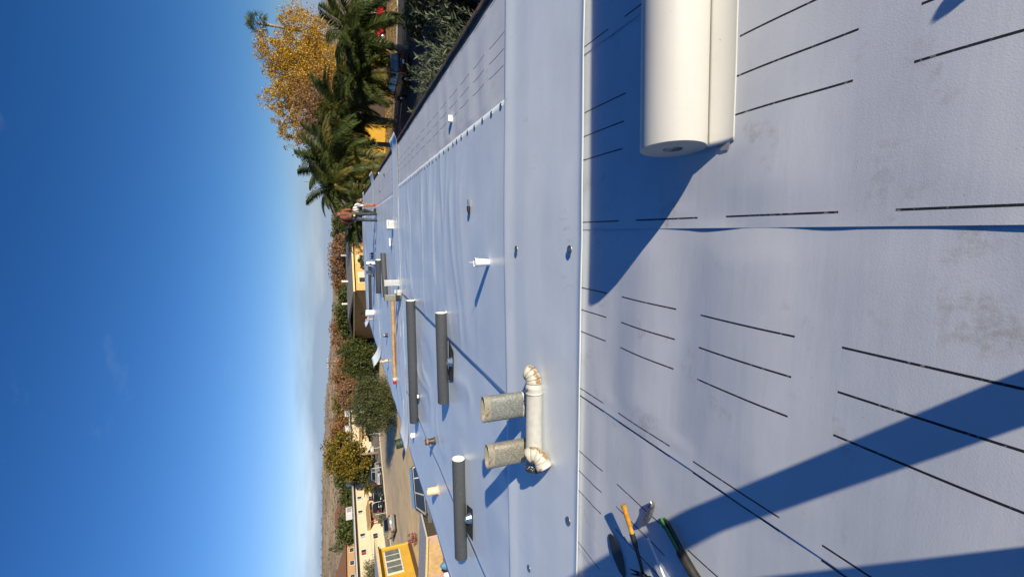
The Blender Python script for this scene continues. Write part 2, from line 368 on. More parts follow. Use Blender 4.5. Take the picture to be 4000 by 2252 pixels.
# underlayment sheets: lapped right over left, printed dashes
ul = underlay_mat()
ys = [-2.0, -1.0] + [0.0 + 0.045*i for i in range(0, 68)] + [3.06 + 0.12*i for i in range(1, 40)] + [7.9 + 0.4*i for i in range(0, 60)]
ys = [y for y in ys if y <= YE]
for c, s0, tag_ in ((1.71, 3.92, 'a'), (0.63, 0.88, 'b'), (-0.47, 0.98, 'c'), (-1.595, 0.98, 'd'), (-2.69, 0.7, 'e'), (-3.79, 0.6, 'f'), (-4.89, 0.8, 'g')):
    w0, w1 = c-0.58, min(c+0.555, XR-0.005)
    if c < -4.5: w0 = XL+0.01
    nx = 34
    def uz(x, y, c=c, w0=w0, w1=w1):
        t = (x-w0)/(w1-w0)
        z = roofz(x) + 0.003 + 0.003*(1-t)
        z += 0.0125*nz3(x*0.5+c*7, y*2.4) + 0.0055*nz3(x*1.1, y*4.6, c) + 0.0040*math.sin(y*11.5 + 2.2*nz3(x*0.7, y*0.4, 5))
        lift = max(0, 1-t/0.06); ed = min(1, max(0, min(t, 1-t)/0.14))*(1.0 if y < 2.25 or (x > 1.3 and y > 3.95) else 0.25); zb = roofz(x) + 0.003 + 0.003*(1-t)
        wav = max(0, nz3(y*3.4, c*3.3) + 0.25*nz3(y*8, c))*(0.0058 if 0.3 < c < 1 else 0.0035)*(1.0 if y < 2.0 else 0.4)
        return max(zb + (z-zb)*(0.08+0.88*ed) + lift*lift*(0.0002 + wav), roofz(x)+0.0012 + 0.004*(t < 0.1))
    mb = MB(); n0 = len(ys)
    for y in ys:
        for i in range(nx+1):
            t = i/nx; t = t*t*(3-2*t)*0.5 + t*0.5; x = w0 + (w1-w0)*t
            mb.v.append((x-c, y-s0, uz(x, y)))
    for j in range(n0-1):
        for i in range(nx): mb.f.append((j*(nx+1)+i, j*(nx+1)+i+1, (j+1)*(nx+1)+i+1, (j+1)*(nx+1)+i))
    o = mb.build('underlayment_sheet', ul, bld, smooth=True, loc=(c, s0, -G+0.001))

# white single-ply membranes ---------------------------------------------------
tpo = membrane_mat('white_membrane', (0.68, 0.76, 0.84), 0.55, 0.33); tpo2 = membrane_mat('white_strip_membrane', (0.80, 0.86, 0.90), 0.65, 0.36)
def plate_mesh(r=0.032):
    prof = [(r, 0.0), (r*0.98, 0.0035), (r*0.80, 0.0045), (r*0.70, 0.0015), (r*0.52, 0.0015), (r*0.44, 0.005), (r*0.28, 0.005), (r*0.22, 0.002), (r*0.10, 0.003), (0.0004, 0.0045)]
    return MB().lathe(prof, 20).mesh('fastener_plate', mat('galvanised_plate', (0.30, 0.37, 0.45), 0.38, 0.75, var=0.3, vscale=120), True)
PLATE = plate_mesh()
def plates(parent, pts, loc):
    for (x, y, z) in pts:
        o = bpy.data.objects.new('fastener_plate', PLATE); COL.objects.link(o); o.parent = parent
        o.location = (x-loc[0], y-loc[1], z-loc[2]); o.rotation_euler = (0, 0, random.uniform(0, 6))
def sheet(name, label, x0, x1, ya, yb, dx, dy, zf, m, group='white membrane sheets on the roof', solid=0.002):
    nx = max(2, int((x1-x0)/dx)); ym = 0.5*(ya(0.0)+yb(0.0)); ny = max(2, int((yb(0.0)-ya(0.0))/dy)); org = (0.5*(x0+x1), ym, 0)
    mb = MB()
    for j in range(ny+1):
        for i in range(nx+1):
            x = x0 + (x1-x0)*i/nx; a, b = ya(x), yb(x); y = a + (b-a)*j/ny
            mb.v.append((x-org[0], y-org[1], zf(x, y, i/nx, j/ny)))
    for j in range(ny):
        for i in range(nx): mb.f.append((j*(nx+1)+i, j*(nx+1)+i+1, (j+1)*(nx+1)+i+1, (j+1)*(nx+1)+i))
    o = mb.build(name, m, None, smooth=True, loc=org, solid=solid); tag(o, label, 'membrane', group); return o, org
def wrk(x, y, sx, sy, a, sd=0.0):
    w = nz3(x*sx + 0.35*y*sx, y*sy + 0.25*nz3(x, y*0.5, sd)*3, sd); w2 = 1-abs(nz3(x*sx*0.6+3, y*sy*0.7 + 0.9*nz3(x*0.8, y*0.6, sd+2), sd+4))*2.4
    return a*(0.55*w + 0.6*max(0, w2)**3)
far1 = lambda x: 3.79 + 0.03*x
def zM1(x, y, u, v):
    msk = min(1, max(0.12, (y-4.3)/1.6))*(0.45+0.55*min(1, max(0, (1.05-x)/0.7)))*min(1, 0.15+u/0.15)
    z = roofz(x) + 0.015 + 0.006*min(1, u/0.2)*min(1, (1-u)/0.4) + wrk(x, y, 0.55, 2.4, 0.028*msk, 1.3) + 0.009*msk*nz3(x*1.9, y*1.4, 8)
    e = max(0, 1-u/0.05); z += e*e*(0.001 + 0.006*nz3(y*0.9, 3.3))
    e2 = max(0, (u-0.985)/0.015); return z - 0.002*e2 if z > roofz(x)+0.013 else roofz(x)+0.013
M1, o1 = sheet('membrane_sheet', 'wide wrinkled white sheet with a row of round metal plates along its edge', -1.585, 1.245, lambda x: 3.6, lambda x: 11.7, 0.055, 0.045, zM1, tpo)
plates(M1, [(px_, py_, zM1(px_, py_, (px_+1.585)/2.83, 0.5)+0.0008) for px_, py_ in [(1.205-0.007*(y-3.95)+random.uniform(-.006, .006), y) for y in [3.95, 4.22, 4.51, 4.80, 5.08, 5.36, 5.57, 5.78, 6.05, 6.34, 6.61, 6.89, 7.18, 7.4, 7.62, 7.9, 8.12, 8.3, 8.55, 8.8, 9.02, 9.25, 9.5, 9.78, 10.0, 10.25, 10.5, 10.78, 11.05, 11.3]]], o1)
def zM2(x, y, u, v):
    z = roofz(x) + 0.011 + wrk(x*1.3+y*0.5, y, 1.0, 1.3, 0.026*(0.4+0.6*min(1, max(0, (u)/0.3)))*min(1, max(0, (0.97-u)/0.2)), 5.5) + 0.008*nz3(x*2.2, y*0.9, 2)*min(1, max(0, (0.97-u)/0.2))
    e = max(0, 1-u/0.05); z += e*e*0.008
    return max(z, roofz(x)+0.0095) - 0.005*min(1, max(0, (u-0.85)/0.1))
sheet('membrane_sheet', 'white sheet under the two thick grey rolls, left of the wide wrinkled sheet', -4.2, -1.5, lambda x: 3.6, lambda x: 11.7, 0.055, 0.055, zM2, tpo)
def zM3(x, y, u, v): return max(roofz(x)+0.0085, roofz(x) + 0.0095 + 0.007*nz3(x*1.5, y*0.8, 3) + 0.03*max(0, (0.06-u)/0.06)**2*(0.3+nz3(y*0.7, 2.2))) - (0.003 if u > .92 else 0)
sheet('membrane_sheet', 'narrow white sheet along the roof edge beside the parking lot', -5.80, -4.12, lambda x: 3.6, lambda x: 11.6, 0.06, 0.09, zM3, tpo)
# cross strips
def zS1(x, y, u, v):
    z = roofz(x) + 0.0235 + 0.003*nz3(x*0.5, y*1.6, 7) + 0.0035*nz3(x*0.3, y*3.2, 3)
    e = max(0, 1-v/0.045); z += e*0.016*(1+0.25*nz3(x*2.2, 1.1))              # near edge curls up
    f = max(0, (v-0.80)/0.2); z += 0.012*f*f*(3-2*f) - 0.010*max(0, (v-0.985)/0.015)
    return z
S1, oS1 = sheet('membrane_strip', 'broad white cross strip in front of the grey rolls, its near edge curling up', -5.80, 2.40,
      lambda x: 2.35 + 0.055*max(0, x) + 0.012*nz3(x*0.8, 4), far1, 0.07, 0.03, zS1, tpo2, 'white cross strips on the roof', 0.003)
plates(S1, [(-0.085, 2.52, 0.0285), (-0.115, 3.45, 0.031), (-2.04, 2.50, -0.034), (-2.98, 3.2, -0.061)], oS1)
def strip(label, y0, y1, slope, xr, xl, up_r, up_l, sd):
    def zf(x, y, u, v):
        z = roofz(x) + 0.022 + 0.004*nz3(x*0.6, y*2, sd) + 0.012*max(0, 1-v/0.06)*(1+0.5*nz3(x*1.3, sd)) + 0.004*max(0, (v-.85)/.15)
        r = max(0, x-2.2); z += up_r*r*r*2.2 + 0.05*r*nz3(v*3, sd)
        l = max(0, -5.25-x); z += up_l*l*l*2.6 + 0.03*l*nz3(v*3, sd+1)
        return z
    return sheet('membrane_strip', label, xl, xr, lambda x: y0 + slope*x, lambda x: y1 + slope*x, 0.08, 0.05, zf, tpo2, 'white cross strips on the roof', 0.003)
strip('white cross strip behind the upright galvanised ducts, ends curling past both roof edges', 11.48, 12.75, 0.05, 2.56, -5.90, 0.3, 0.10, 3.1)
strip('white cross strip the two roofers are working on', 19.9, 21.4, 0.06, 2.66, -5.98, 0.2, 0.25, 6.2)
strip('farthest white cross strip at the end of the roof', 28.2, 29.6, 0.03, 2.5, -5.95, 0.1, 0.2, 8.7)
def zM4(x, y, u, v): return max(roofz(x)+0.0095, roofz(x) + 0.013 + wrk(x, y, 0.7, 1.7, 0.032*min(1, (1.1-x)/0.8+0.1), 2.2) + 0.004*nz3(x*1.5, y, 6))
M4, o4 = sheet('membrane_sheet', 'rumpled white sheet beyond the upright ducts, under the white cardboard box', -5.80, 1.10, lambda x: 12.0, lambda x: 20.4, 0.09, 0.08, zM4, tpo)
plates(M4, [(1.06, 12.9+0.3*i, 0.016) for i in range(24)], o4)
sheet('membrane_sheet', 'farthest white sheet behind the two roofers', -5.80, 1.05, lambda x: 20.6, lambda x: YE-0.2, 0.16, 0.16, zM4, tpo)

# ------------------------------------------------------------------ things lying and standing on the roof
def RZ(x): return roofz(x) + 0.022
galv = spangle_mat('spangled_zinc', (0.25, 0.26, 0.245), 0.25); galv2 = spangle_mat('rusty_zinc', (0.27, 0.26, 0.215), 0.45)
galv3 = spangle_mat('dull_zinc', (0.50, 0.52, 0.52), 0.1)
wpaint = peeling_mat('white_duct_paint', (0.52, 0.51, 0.475), (0.30, 0.29, 0.27), 0.66, 9, (0.5, 2.5, 2.5))
cowlm = peeling_mat('flaking_cowl_paint', (0.52, 0.49, 0.42), (0.36, 0.22, 0.10), 0.54, 12)
dark = mat('dark_inside', (0.03, 0.026, 0.022), 0.9, var=0.3); rustm = mat('rust', (0.30, 0.16, 0.06), 0.85, var=0.35, vscale=20)
# big roll of membrane with its loose tail
rollw = membrane_mat('cream_roll_membrane', (0.62, 0.61, 0.57), 0.25, 0.55)
rl = thing('membrane_roll', 'thick cream roll of roofing membrane with loose tail, on the grey printed underlayment', 'roll', (0.375, 1.475, roofz(0)+0.013), 0.07)
mb = MB(); n = 64; R = 0.133; Lr = 1.9
prof = [(0, 0.040), (0, R-0.001), (0.004, R), (Lr, R)]
for k in range(n):
    t = 2*math.pi*k/n
    for px, r in prof: mb.v.append((px, r*math.cos(t), R + r*math.sin(t)))
mb.f = [(k*4+i, ((k+1) % n)*4+i, ((k+1) % n)*4+i+1, k*4+i+1) for k in range(n) for i in range(3)]
endm, et, eb = _new('coiled_end'); eo = et.nodes.new('ShaderNodeTexCoord').outputs['Object']; es = et.nodes.new('ShaderNodeSeparateXYZ'); et.links.new(eo, es.inputs[0])
er = nmath(et, 'SQRT', nmath(et, 'ADD', nmath(et, 'POWER', es.outputs['Y'], 2), nmath(et, 'POWER', nmath(et, 'SUBTRACT', es.outputs['Z'], R), 2)))
ew = nmath(et, 'SINE', nmath(et, 'MULTIPLY', er, 1900)); et.links.new(nramp(et, ew, [(0.2, (0.40, 0.385, 0.35)), (0.8, (0.60, 0.58, 0.53))]), eb.inputs['Base Color'])
et.links.new(nbump(et, ew, 0.5, 0.002), eb.inputs['Normal']); eb.inputs['Roughness'].default_value = 0.8
body = mb.build('roll_body', rollw, rl, smooth=True, edge=40)
body.data.materials.append(endm)
for p in body.data.polygons:
    if abs(p.center.x) < 0.001: p.material_index = 1; p.use_smooth = False
MB().lathe([(0.042, 0.0), (0.042, 0.010), (0.030, 0.012), (0.026, 0.014), (0.010, 0.011), (0.0005, 0.013)], 28, (0.002, 0, R), Matrix.Rotation(math.pi/2, 3, 'Y')).build('pinched_core', mat('crushed_core', (0.52, 0.50, 0.46), 0.9, var=0.3, vscale=40), rl, smooth=True)
def tailz(u, v):
    a0 = math.radians(52); y0, z0 = -R*math.cos(a0)-0.001, R-R*math.sin(a0); y1, z1 = -0.188, 0.003
    w = v; y = y0 + (y1-y0)*(w**0.8); z = z0 + (z1-z0)*(1-(1-w)**1.5) - 0.003*math.sin(math.pi*w)
    return (-0.002 + u*1.9, y - 0.012*w*math.sin(u*2.2) + 0.005*w*nz3(u*6, 2), max(0.002, z) + 0.005*w*max(0, nz3(u*5, 7)))
MB().grid(tailz, 90, 14).build('loose_tail', rollw, rl, smooth=True, solid=0.003)
MB().add([(-0.002, -0.172, 0.004), (-0.030, -0.165, 0.002), (-0.026, -0.13, 0.002), (-0.002, -0.11, 0.004)], [(0, 1, 2, 3)]).build('torn_backing', mat('grey_backing', (0.32, 0.33, 0.34), 0.7), rl, solid=0.001)
# added stand-in just outside the frame, shaped so that its shadow reaches in
t = thing('shadow_stand_in', 'unseen can-shaped stand-in right of the membrane roll, added for its shadow', 'can', (0.895, 0.372, roofz(0)+0.006))
MB().lathe([(0.0005, 0), (0.030, 0), (0.031, 0.003), (0.031, 0.085), (0.027, 0.100), (0.018, 0.112), (0.008, 0.118), (0.0005, 0.119)], 22).build('can_body', mat('can_paint', (0.5, 0.5, 0.48), 0.4), t, smooth=True, edge=50)

# oval flues and the white duct with its two gored elbows
def oval_flue(label, x, y, h, w, d, m, band, rz=0.0, tape=False, group='upright galvanised flues'):
    t = thing('metal_flue', label, 'flue', (x, y, RZ(x)-0.02), rz, group)
    def ring(r, z, k=1): return [(w/2*r*math.copysign(abs(math.cos(a))**0.62, math.cos(a)), d/2*r*math.copysign(abs(math.sin(a))**0.8, math.sin(a)), z) for a in [2*math.pi*i/32 for i in range(32)]]
    def loft(rings):
        mb = MB(); n = 32
        for r in rings: mb.v += r
        mb.f = [(i*n+k, i*n+(k+1) % n, (i+1)*n+(k+1) % n, (i+1)*n+k) for i in range(len(rings)-1) for k in range(n)]; return mb
    loft([ring(1, 0), ring(1, h*0.5), ring(1, h-0.045)]).build('flue_body', m, t, smooth=True)
    c = loft([ring(1.015, h-0.055), ring(1.03, h-0.05), ring(1.03, h-0.047), ring(0.99, h-0.044), ring(0.985, h-0.01), ring(1.01, h-0.004), ring(0.99, h), ring(0.90, h-0.002), ring(0.90, h-0.12)]).build('top_collar', band, t, smooth=True, edge=35)
    loft([ring(0.91, h-0.12), ring(0.01, h-0.121)]).build('throat', dark, t)
    if tape: loft([ring(1.02, 0.045), ring(1.03, 0.05), ring(1.03, 0.105), ring(1.015, 0.112)]).build('tape_patch', mat('paint_smear', (0.62, 0.60, 0.56), 0.5, var=0.3, vscale=30), t, smooth=True)
    return t
bandm = peeling_mat('rusty_band', (0.30, 0.28, 0.23), (0.28, 0.18, 0.09), 0.56, 16)
oval_flue('speckled galvanised oval flue with pale tape at its foot, behind the white duct', -1.405, 3.17, 0.45, 0.215, 0.11, galv, bandm, 0.03, True)
oval_flue('rust-stained galvanised oval flue with dented top, nearer the parking lot end of the white duct', -1.80, 3.14, 0.432, 0.200, 0.11, galv2, bandm, 0.03)
wd = thing('white_duct', 'white painted round duct lying on the cross strip, black torn end', 'duct', (-1.19, 2.955, RZ(-1.2)), math.pi+0.045)
MB().tube([(0, 0, 0.066), (0.3, 0, 0.068), (0.66, 0, 0.062)], [0.063, 0.064, 0.068], 36).build('duct_body', wpaint, wd, smooth=True, edge=50)
tar, tt, tb = _new('tarred_end'); to = tt.nodes.new('ShaderNodeTexCoord').outputs['Object']; ts = tt.nodes.new('ShaderNodeSeparateXYZ'); tt.links.new(to, ts.inputs[0])
tk = nmath(tt, 'GREATER_THAN', nmath(tt, 'ADD', nmath(tt, 'MULTIPLY', nmath(tt, 'SUBTRACT', ts.outputs['X'], 0.585), 7.0), nmath(tt, 'MULTIPLY', nmath(tt, 'SUBTRACT', nnoise(tt, to, 90, 4), 0.5), 2.2)), 0.2)
tt.links.new(nmix(tt, tk, (0.60, 0.58, 0.54), (0.02, 0.02, 0.022)), tb.inputs['Base Color']); tb.inputs['Roughness'].default_value = 0.6
MB().tube([(0.575, 0, 0.0635), (0.62, 0, 0.0635), (0.668, 0, 0.0645)], [0.0672, 0.0692, 0.0705], 36, caps=False).build('torn_sleeve', tar, wd, smooth=True)
MB().tube([(0.03, 0, 0.068), (0.032, 0, 0.068), (0.045, 0, 0.068), (0.047, 0, 0.068)], [0.064, 0.068, 0.068, 0.064], 36, caps=False).build('collar_bead', wpaint, wd, smooth=True)
def elbow(label, loc, rot, r=0.059, bend=0.078, ng=4, ang=math.radians(95)):
    t = thing('duct_elbow', label, 'elbow', loc); t.rotation_euler = rot
    def ringpts(a, k): # ring in the plane at bend angle a; starts along +x, turns towards +y
        c = Vector((bend*math.sin(a), bend*(1-math.cos(a)), 0)); nrm = Vector((-math.sin(a), math.cos(a), 0))
        return [c + nrm*(r*k*math.cos(q)) + Vector((0, 0, 1))*(r*k*math.sin(q)) for q in [2*math.pi*i/28 for i in range(28)]]
    def loft(rs):
        mb = MB(); n = 28
        for q in rs: mb.v += [tuple(p) for p in q]
        mb.f = [(i*n+k, i*n+(k+1) % n, (i+1)*n+(k+1) % n, (i+1)*n+k) for i in range(len(rs)-1) for k in range(n)]; return mb
    for g in range(ng):
        a0, a1 = ang*g/ng, ang*(g+1)/ng
        loft([ringpts(a0-0.03, 1.075), ringpts(a0+0.02, 1.07), ringpts((a0+a1)/2, 1.035), ringpts(a1, 0.985)]).build('gore', cowlm, t, smooth=True, solid=0.0015)
    MB().tube([(-0.055, 0, 0), (-0.05, 0, 0), (-0.03, 0, 0), (-0.027, 0, 0), (0.004, 0, 0)], [0.061, 0.064, 0.064, 0.060, 0.059], 28, caps=False).build('collar', wpaint, t, smooth=True, solid=0.0015)
    MB().box((-0.04, 0.02, 0.068), (0.012, 0.02, 0.014)).build('clamp_screw', rustm, t, bevel=0.003)
    loft([ringpts(ang-0.02, 0.96), ringpts(ang-0.02, 0.01)]).build('inner_shade', dark, t)
    return t
elbow('flaking gored duct elbow fitted on the right end of the white duct', (-1.145, 2.962, RZ(-1.1)+0.068), (math.radians(35), 0, math.radians(2)), ang=math.radians(80))
elbow('flaking gored duct elbow propped in front of the white duct near its black end', (-1.725, 2.80, RZ(-1.7)+0.075), (math.radians(55), math.radians(-18), math.radians(28)))

# grey-backed membrane rolls, white inside
greyb = mat('grey_membrane_back', (0.072, 0.076, 0.082), 0.5, var=0.08, vscale=30, bump=0.1, bscale=90)
greyw = membrane_mat('roll_white_inside', (0.78, 0.77, 0.72), 0.1)
def grey_roll(label, a, b, r, flap=True, flare=1.0):
    a = Vector((a[0], a[1], RZ(a[0])+r)); b = Vector((b[0], b[1], RZ(b[0])+r*flare)); d = (b-a)
    t = thing('grey_roll', label, 'roll', a, math.atan2(d.y, d.x), 'grey-backed rolls on the roof')
    L = d.length; dz = d.z
    def ring(x, rr): return [(x, rr*math.cos(q), dz*x/L + rr*math.sin(q)) for q in [2*math.pi*i/30 for i in range(30)]]
    def loft(rs):
        mb = MB(); n = 30
        for q in rs: mb.v += q
        mb.f = [(i*n+k, i*n+(k+1) % n, (i+1)*n+(k+1) % n, (i+1)*n+k) for i in range(len(rs)-1) for k in range(n)]; return mb
    loft([ring(0, r), ring(L*.5, r*(1+flare)/2), ring(L-0.004, r*flare), ring(L, r*flare*0.985), ring(L, r*0.3)]).build('roll_shell', greyb, t, smooth=True, edge=45)
    loft([ring(0.0, r*1.0), ring(0.0, r*0.96), ring(0.03, r*0.93), ring(0.10, r*0.90), ring(0.12, r*0.02)]).build('white_inside', greyw, t, smooth=True, edge=45)
    if flap: MB().grid(lambda u, v: (-0.012-0.03*u*(1-v), r*(0.75-1.5*u*0.4), -r + 0.004 + v*0.05*(1-u*0.5)), 4, 4).build('loose_flap', greyw, t, smooth=True, solid=0.002)
    return t
grey_roll('grey roll with white mouth nearest the parking lot edge, in front', (-3.05, 5.40), (-4.52, 5.38), 0.088, False)
grey_roll('grey roll beside the long seam with a steel roof jack against it', (-1.17, 6.27), (-2.58, 6.27), 0.086)
grey_roll('longest grey roll, lying just before the second cross strip', (-1.43, 9.28), (-4.25, 9.42), 0.098)
grey_roll('grey roll passing behind the two upright ducts mid roof', (-0.69, 15.4), (-2.2, 15.2), 0.09, False)
grey_roll('flared grey roll lying behind the mid-roof ducts, wider at its far end', (-1.05, 17.6), (-2.40, 17.9), 0.10, True, 1.08)
grey_roll('thin dark grey roll lying farthest back near the white bucket', (-1.7, 23.7), (-4.25, 24.9), 0.075, False)
jackm = mat('jack_steel', (0.30, 0.38, 0.46), 0.28, 0.85, var=0.25, vscale=40); jackp = mat('jack_plate', (0.075, 0.085, 0.09), 0.42, 0.6, var=0.3, vscale=12)
def jack(label, x, y, rz):
    t = thing('roof_jack', label, 'roof jack', (x, y, RZ(x)+0.002), rz, 'steel roof jacks')
    MB().prism([(-0.31, 0.16), (-0.24, -0.13), (0.20, -0.13), (0.30, 0.16)], 0, 0.004, 'z').build('base_plate', jackp, t)
    MB().lathe([(0.075, 0.004), (0.072, 0.012), (0.052, 0.075), (0.046, 0.076), (0.046, 0.02)], 12, (0.02, -0.035, 0)).build('cone', jackm, t)
    for q in (-0.2, -0.16): MB().box((q, -0.09, 0.006), (0.016, 0.01, 0.003)).build('plate_hole', dark, t)
    return t
jack('steel roof jack on dark plate leaning under the front grey roll', -3.80, 5.17, 0.02)
jack('steel roof jack on dark plate by the roll beside the long seam', -1.88, 6.03, 0.02)

# cup, box, cube, little tools
foam = mat('white_foam', (0.86, 0.85, 0.83), 0.6, var=0.03)
t = thing('foam_cup', 'tall white foam cup with lid and straw on the wrinkled sheet', 'cup', (-0.28, 4.22, RZ(0)-0.002))
MB().lathe([(0.0005, 0), (0.032, 0), (0.033, 0.004), (0.045, 0.150)], 32).build('cup_body', foam, t, smooth=True, edge=40)
MB().lathe([(0.0465, 0.148), (0.048, 0.152), (0.0475, 0.158), (0.044, 0.160), (0.040, 0.153), (0.0005, 0.153)], 32).build('lid', mat('clear_white_lid', (0.75, 0.74, 0.76), 0.3, var=0.03), t, smooth=True, edge=40)
MB().tube([(0, 0.008, 0.02), (0.001, 0.010, 0.15), (0.0, 0.012, 0.215)], 0.0032, 8).build('straw', mat('straw', (0.8, 0.8, 0.82), 0.4), t, smooth=True)
t = thing('cardboard_box', 'white cardboard box with yellow and black print near the kneeling work', 'box', (0.23, 12.86, RZ(0)-0.004), 0.22)
MB().box((0, 0, 0.09), (0.24, 0.19, 0.175)).build('box_body', mat('box_white', (0.82, 0.80, 0.74), 0.7, var=0.04), t, bevel=0.004)
MB().box((0, -0.001, 0.183), (0.255, 0.205, 0.018), rx=0.03).build('box_lid', mat('box_white2', (0.80, 0.78, 0.73), 0.7, var=0.04), t, bevel=0.003)
MB().box((-0.02, -0.0975, 0.09), (0.05, 0.003, 0.05)).build('yellow_print', mat('yellow_ink', (0.75, 0.52, 0.03), 0.6), t)
MB().box((0.03, -0.0975, 0.14), (0.13, 0.003, 0.018)).build('black_print', mat('black_ink', (0.03, 0.03, 0.03), 0.6), t)
for i, zz in enumerate((0.035, 0.055)): MB().box((0.03, -0.0975, zz), (0.10-0.03*i, 0.003, 0.010)).build('black_print', mat('black_ink', (0.03, 0.03, 0.03), 0.6), t)
tag(MB().box((0, 0, 0.028), (0.085, 0.055, 0.055)).build('foam_block', foam, None, loc=(1.545, 5.90, roofz(0)+0.008), rot=(0, 0, 0.1), bevel=0.004), 'small white block on the printed underlayment beside the row of plates', 'block')
t = thing('sealant_tube', 'white sealant tube lying beyond the white cardboard box', 'tube', (-0.16, 13.55, RZ(0)), math.pi+0.3)
MB().tube([(0, 0, .03), (0.24, 0, .03)], 0.028, 16).build('tube_body', mat('tube_white', (0.8, 0.79, 0.72), 0.4), t, smooth=True, edge=40)
MB().tube([(0.24, 0, .03), (0.25, 0, .03), (0.34, 0, .03)], [0.012, 0.010, 0.004], 12).build('nozzle', mat('tube_grey', (0.35, 0.36, 0.38), 0.4), t, smooth=True)
t = thing('hose_coupling', 'small black grip with silver threaded end lying on the wrinkled sheet', 'coupling', (0.41, 4.93, RZ(0)+0.004), math.pi+0.10)
MB().tube([(0, 0, .018), (0.02, 0, .018), (0.022, 0, .018), (0.04, 0, .018), (0.042, 0, .018), (0.075, 0, .018)], [.013, .013, .015, .015, .0135, .0135], 16).build('silver_end', mat('bright_steel', (0.65, 0.65, 0.63), 0.22, 0.9), t, smooth=True, edge=30)
MB().tube([(0.075, 0, .02), (0.08, 0, .02), (0.12, 0, .02), (0.175, 0, .016)], [.016, .021, .021, .012], 16).build('black_grip', mat('black_rubber', (0.015, 0.016, 0.02), 0.5), t, smooth=True, edge=30)
t = thing('small_carton', 'tiny black and white carton lying beside the longest grey roll', 'carton', (-3.55, 9.16, RZ(-3.5)), 0.2)
MB().box((0, 0, .03), (0.10, 0.07, 0.06)).build('carton_body', mat('carton_black', (0.03, 0.03, 0.03), 0.5), t, bevel=0.003)
MB().box((0.005, -0.0365, .032), (0.07, 0.002, 0.04)).build('white_panel', foam, t)

# cardboard core tube with red cap
kraft = mat('kraft_tube', (0.55, 0.34, 0.14), 0.75, var=0.15, vscale=6)
t = thing('cardboard_tube', 'long tan cardboard core tube with a red cap, lying across the sheet', 'tube', (-2.0, 13.35, RZ(-2)+0.05), math.pi-0.12)
MB().tube([(0, 0, 0), (1.4, 0, -0.035), (2.72, 0, -0.075)], 0.052, 20).build('tube_body', kraft, t, smooth=True, edge=40)
MB().tube([(2.60, 0, -0.073), (2.66, 0, -0.074)], 0.056, 20).build('tape_wrap', foam, t, smooth=True, edge=40)
MB().tube([(2.70, 0, -0.075), (2.80, 0, -0.078), (2.81, 0, -0.078)], [0.058, 0.058, 0.05], 20).build('red_cap', mat('red_plastic', (0.55, 0.03, 0.03), 0.4), t, smooth=True, edge=40)
t = thing('thin_stick', 'thin reddish stick lying against the tan cardboard tube', 'stick', (-3.1, 13.33, RZ(-3)+0.02), math.pi-0.13)
MB().box((0.45, 0, 0), (0.95, 0.035, 0.03), ry=0.03).build('stick_body', mat('red_wood', (0.30, 0.13, 0.06), 0.7), t, bevel=0.004)

# upright ducts mid roof and far, with white elbows
def box_duct(label, x, y, h, w, m, rz=0.1, tarfoot=False):
    t = thing('metal_duct', label, 'duct', (x, y, RZ(x)-0.02), rz, 'upright square ducts')
    MB().box((0, 0, h/2), (w, 0.13, h)).build('duct_body', m, t, bevel=0.012)
    MB().box((0, 0, h-0.02), (w+0.012, 0.142, 0.035)).build('top_band', m, t, bevel=0.008)
    MB().box((0, 0, h-0.001), (w-0.02, 0.11, 0.006)).build('throat', dark, t)
    MB().box((0, 0, 0.07 if tarfoot else 0.02), (w+0.02, 0.15, 0.14 if tarfoot else 0.04)).build('foot_flashing', mat('black_tar', (0.02, 0.02, 0.022), 0.6) if tarfoot else galv3, t, bevel=0.01)
    return t
box_duct('clean pale zinc duct standing on the second cross strip', -1.345, 11.95, 0.42, 0.165, galv3)
box_duct('yellow-stained zinc duct with black tarred foot on the second cross strip', -1.74, 11.90, 0.43, 0.165, galv2, 0.05, True)
box_duct('dented dark zinc duct, right of the pair near the far grey roll', -1.43, 21.1, 0.40, 0.15, galv3, 0.5)
box_duct('plain zinc duct, left of the pair near the far grey roll', -1.86, 21.1, 0.40, 0.16, galv3, 0.0)
t = thing('white_vent_bend', 'stubby white vent bend between the two mid-roof ducts', 'vent', (-1.52, 11.45, RZ(-1.5)), 0.1)
MB().tube([(-0.09, 0, 0.07), (0.0, 0, 0.07), (0.05, 0, 0.075)], [0.058, 0.062, 0.05], 20).build('bend', wpaint, t, smooth=True, edge=50)
MB().tube([(-0.03, 0, 0.07), (-0.025, 0, 0.07), (-0.01, 0, 0.07), (-0.005, 0, 0.07)], [0.06, 0.067, 0.067, 0.06], 20, caps=False).build('bead', wpaint, t, smooth=True)
MB().box((0, 0.03, 0.165), (0.09, 0.04, 0.05)).build('cream_tab', mat('cream_metal', (0.62, 0.55, 0.38), 0.5), t, bevel=0.006)
t = thing('white_vent_pipe', 'white pipe stub between the two far ducts', 'vent', (-1.6, 20.95, RZ(-1.6)), math.pi)
MB().tube([(0, 0, 0.12), (0.22, 0, 0.12)], 0.05, 18).build('pipe', wpaint, t, smooth=True, edge=40)
blackp = mat('black_pipe', (0.02, 0.02, 0.022), 0.4, var=0.4)
def fitting(label, x, y, rz, n):
    t = thing('pipe_fitting', label, 'fitting', (x, y, RZ(x)), rz, 'black pipe fittings')
    for i in range(n):
        MB().tube([(i*0.11, 0, .07), (i*0.11+0.05, 0, .07)], 0.06, 14).build('collar', blackp, t, smooth=True, edge=40)
        MB().tube([(i*0.11+0.05, 0, .07), (i*0.11+0.11, 0, .07)], 0.035, 12).build('neck', foam if i % 2 else blackp, t, smooth=True, edge=40)
        MB().tube([(i*0.11+0.025, 0, .1), (i*0.11+0.025, 0, .19)], 0.02, 10).build('stub', blackp, t, smooth=True, edge=40)
    return t
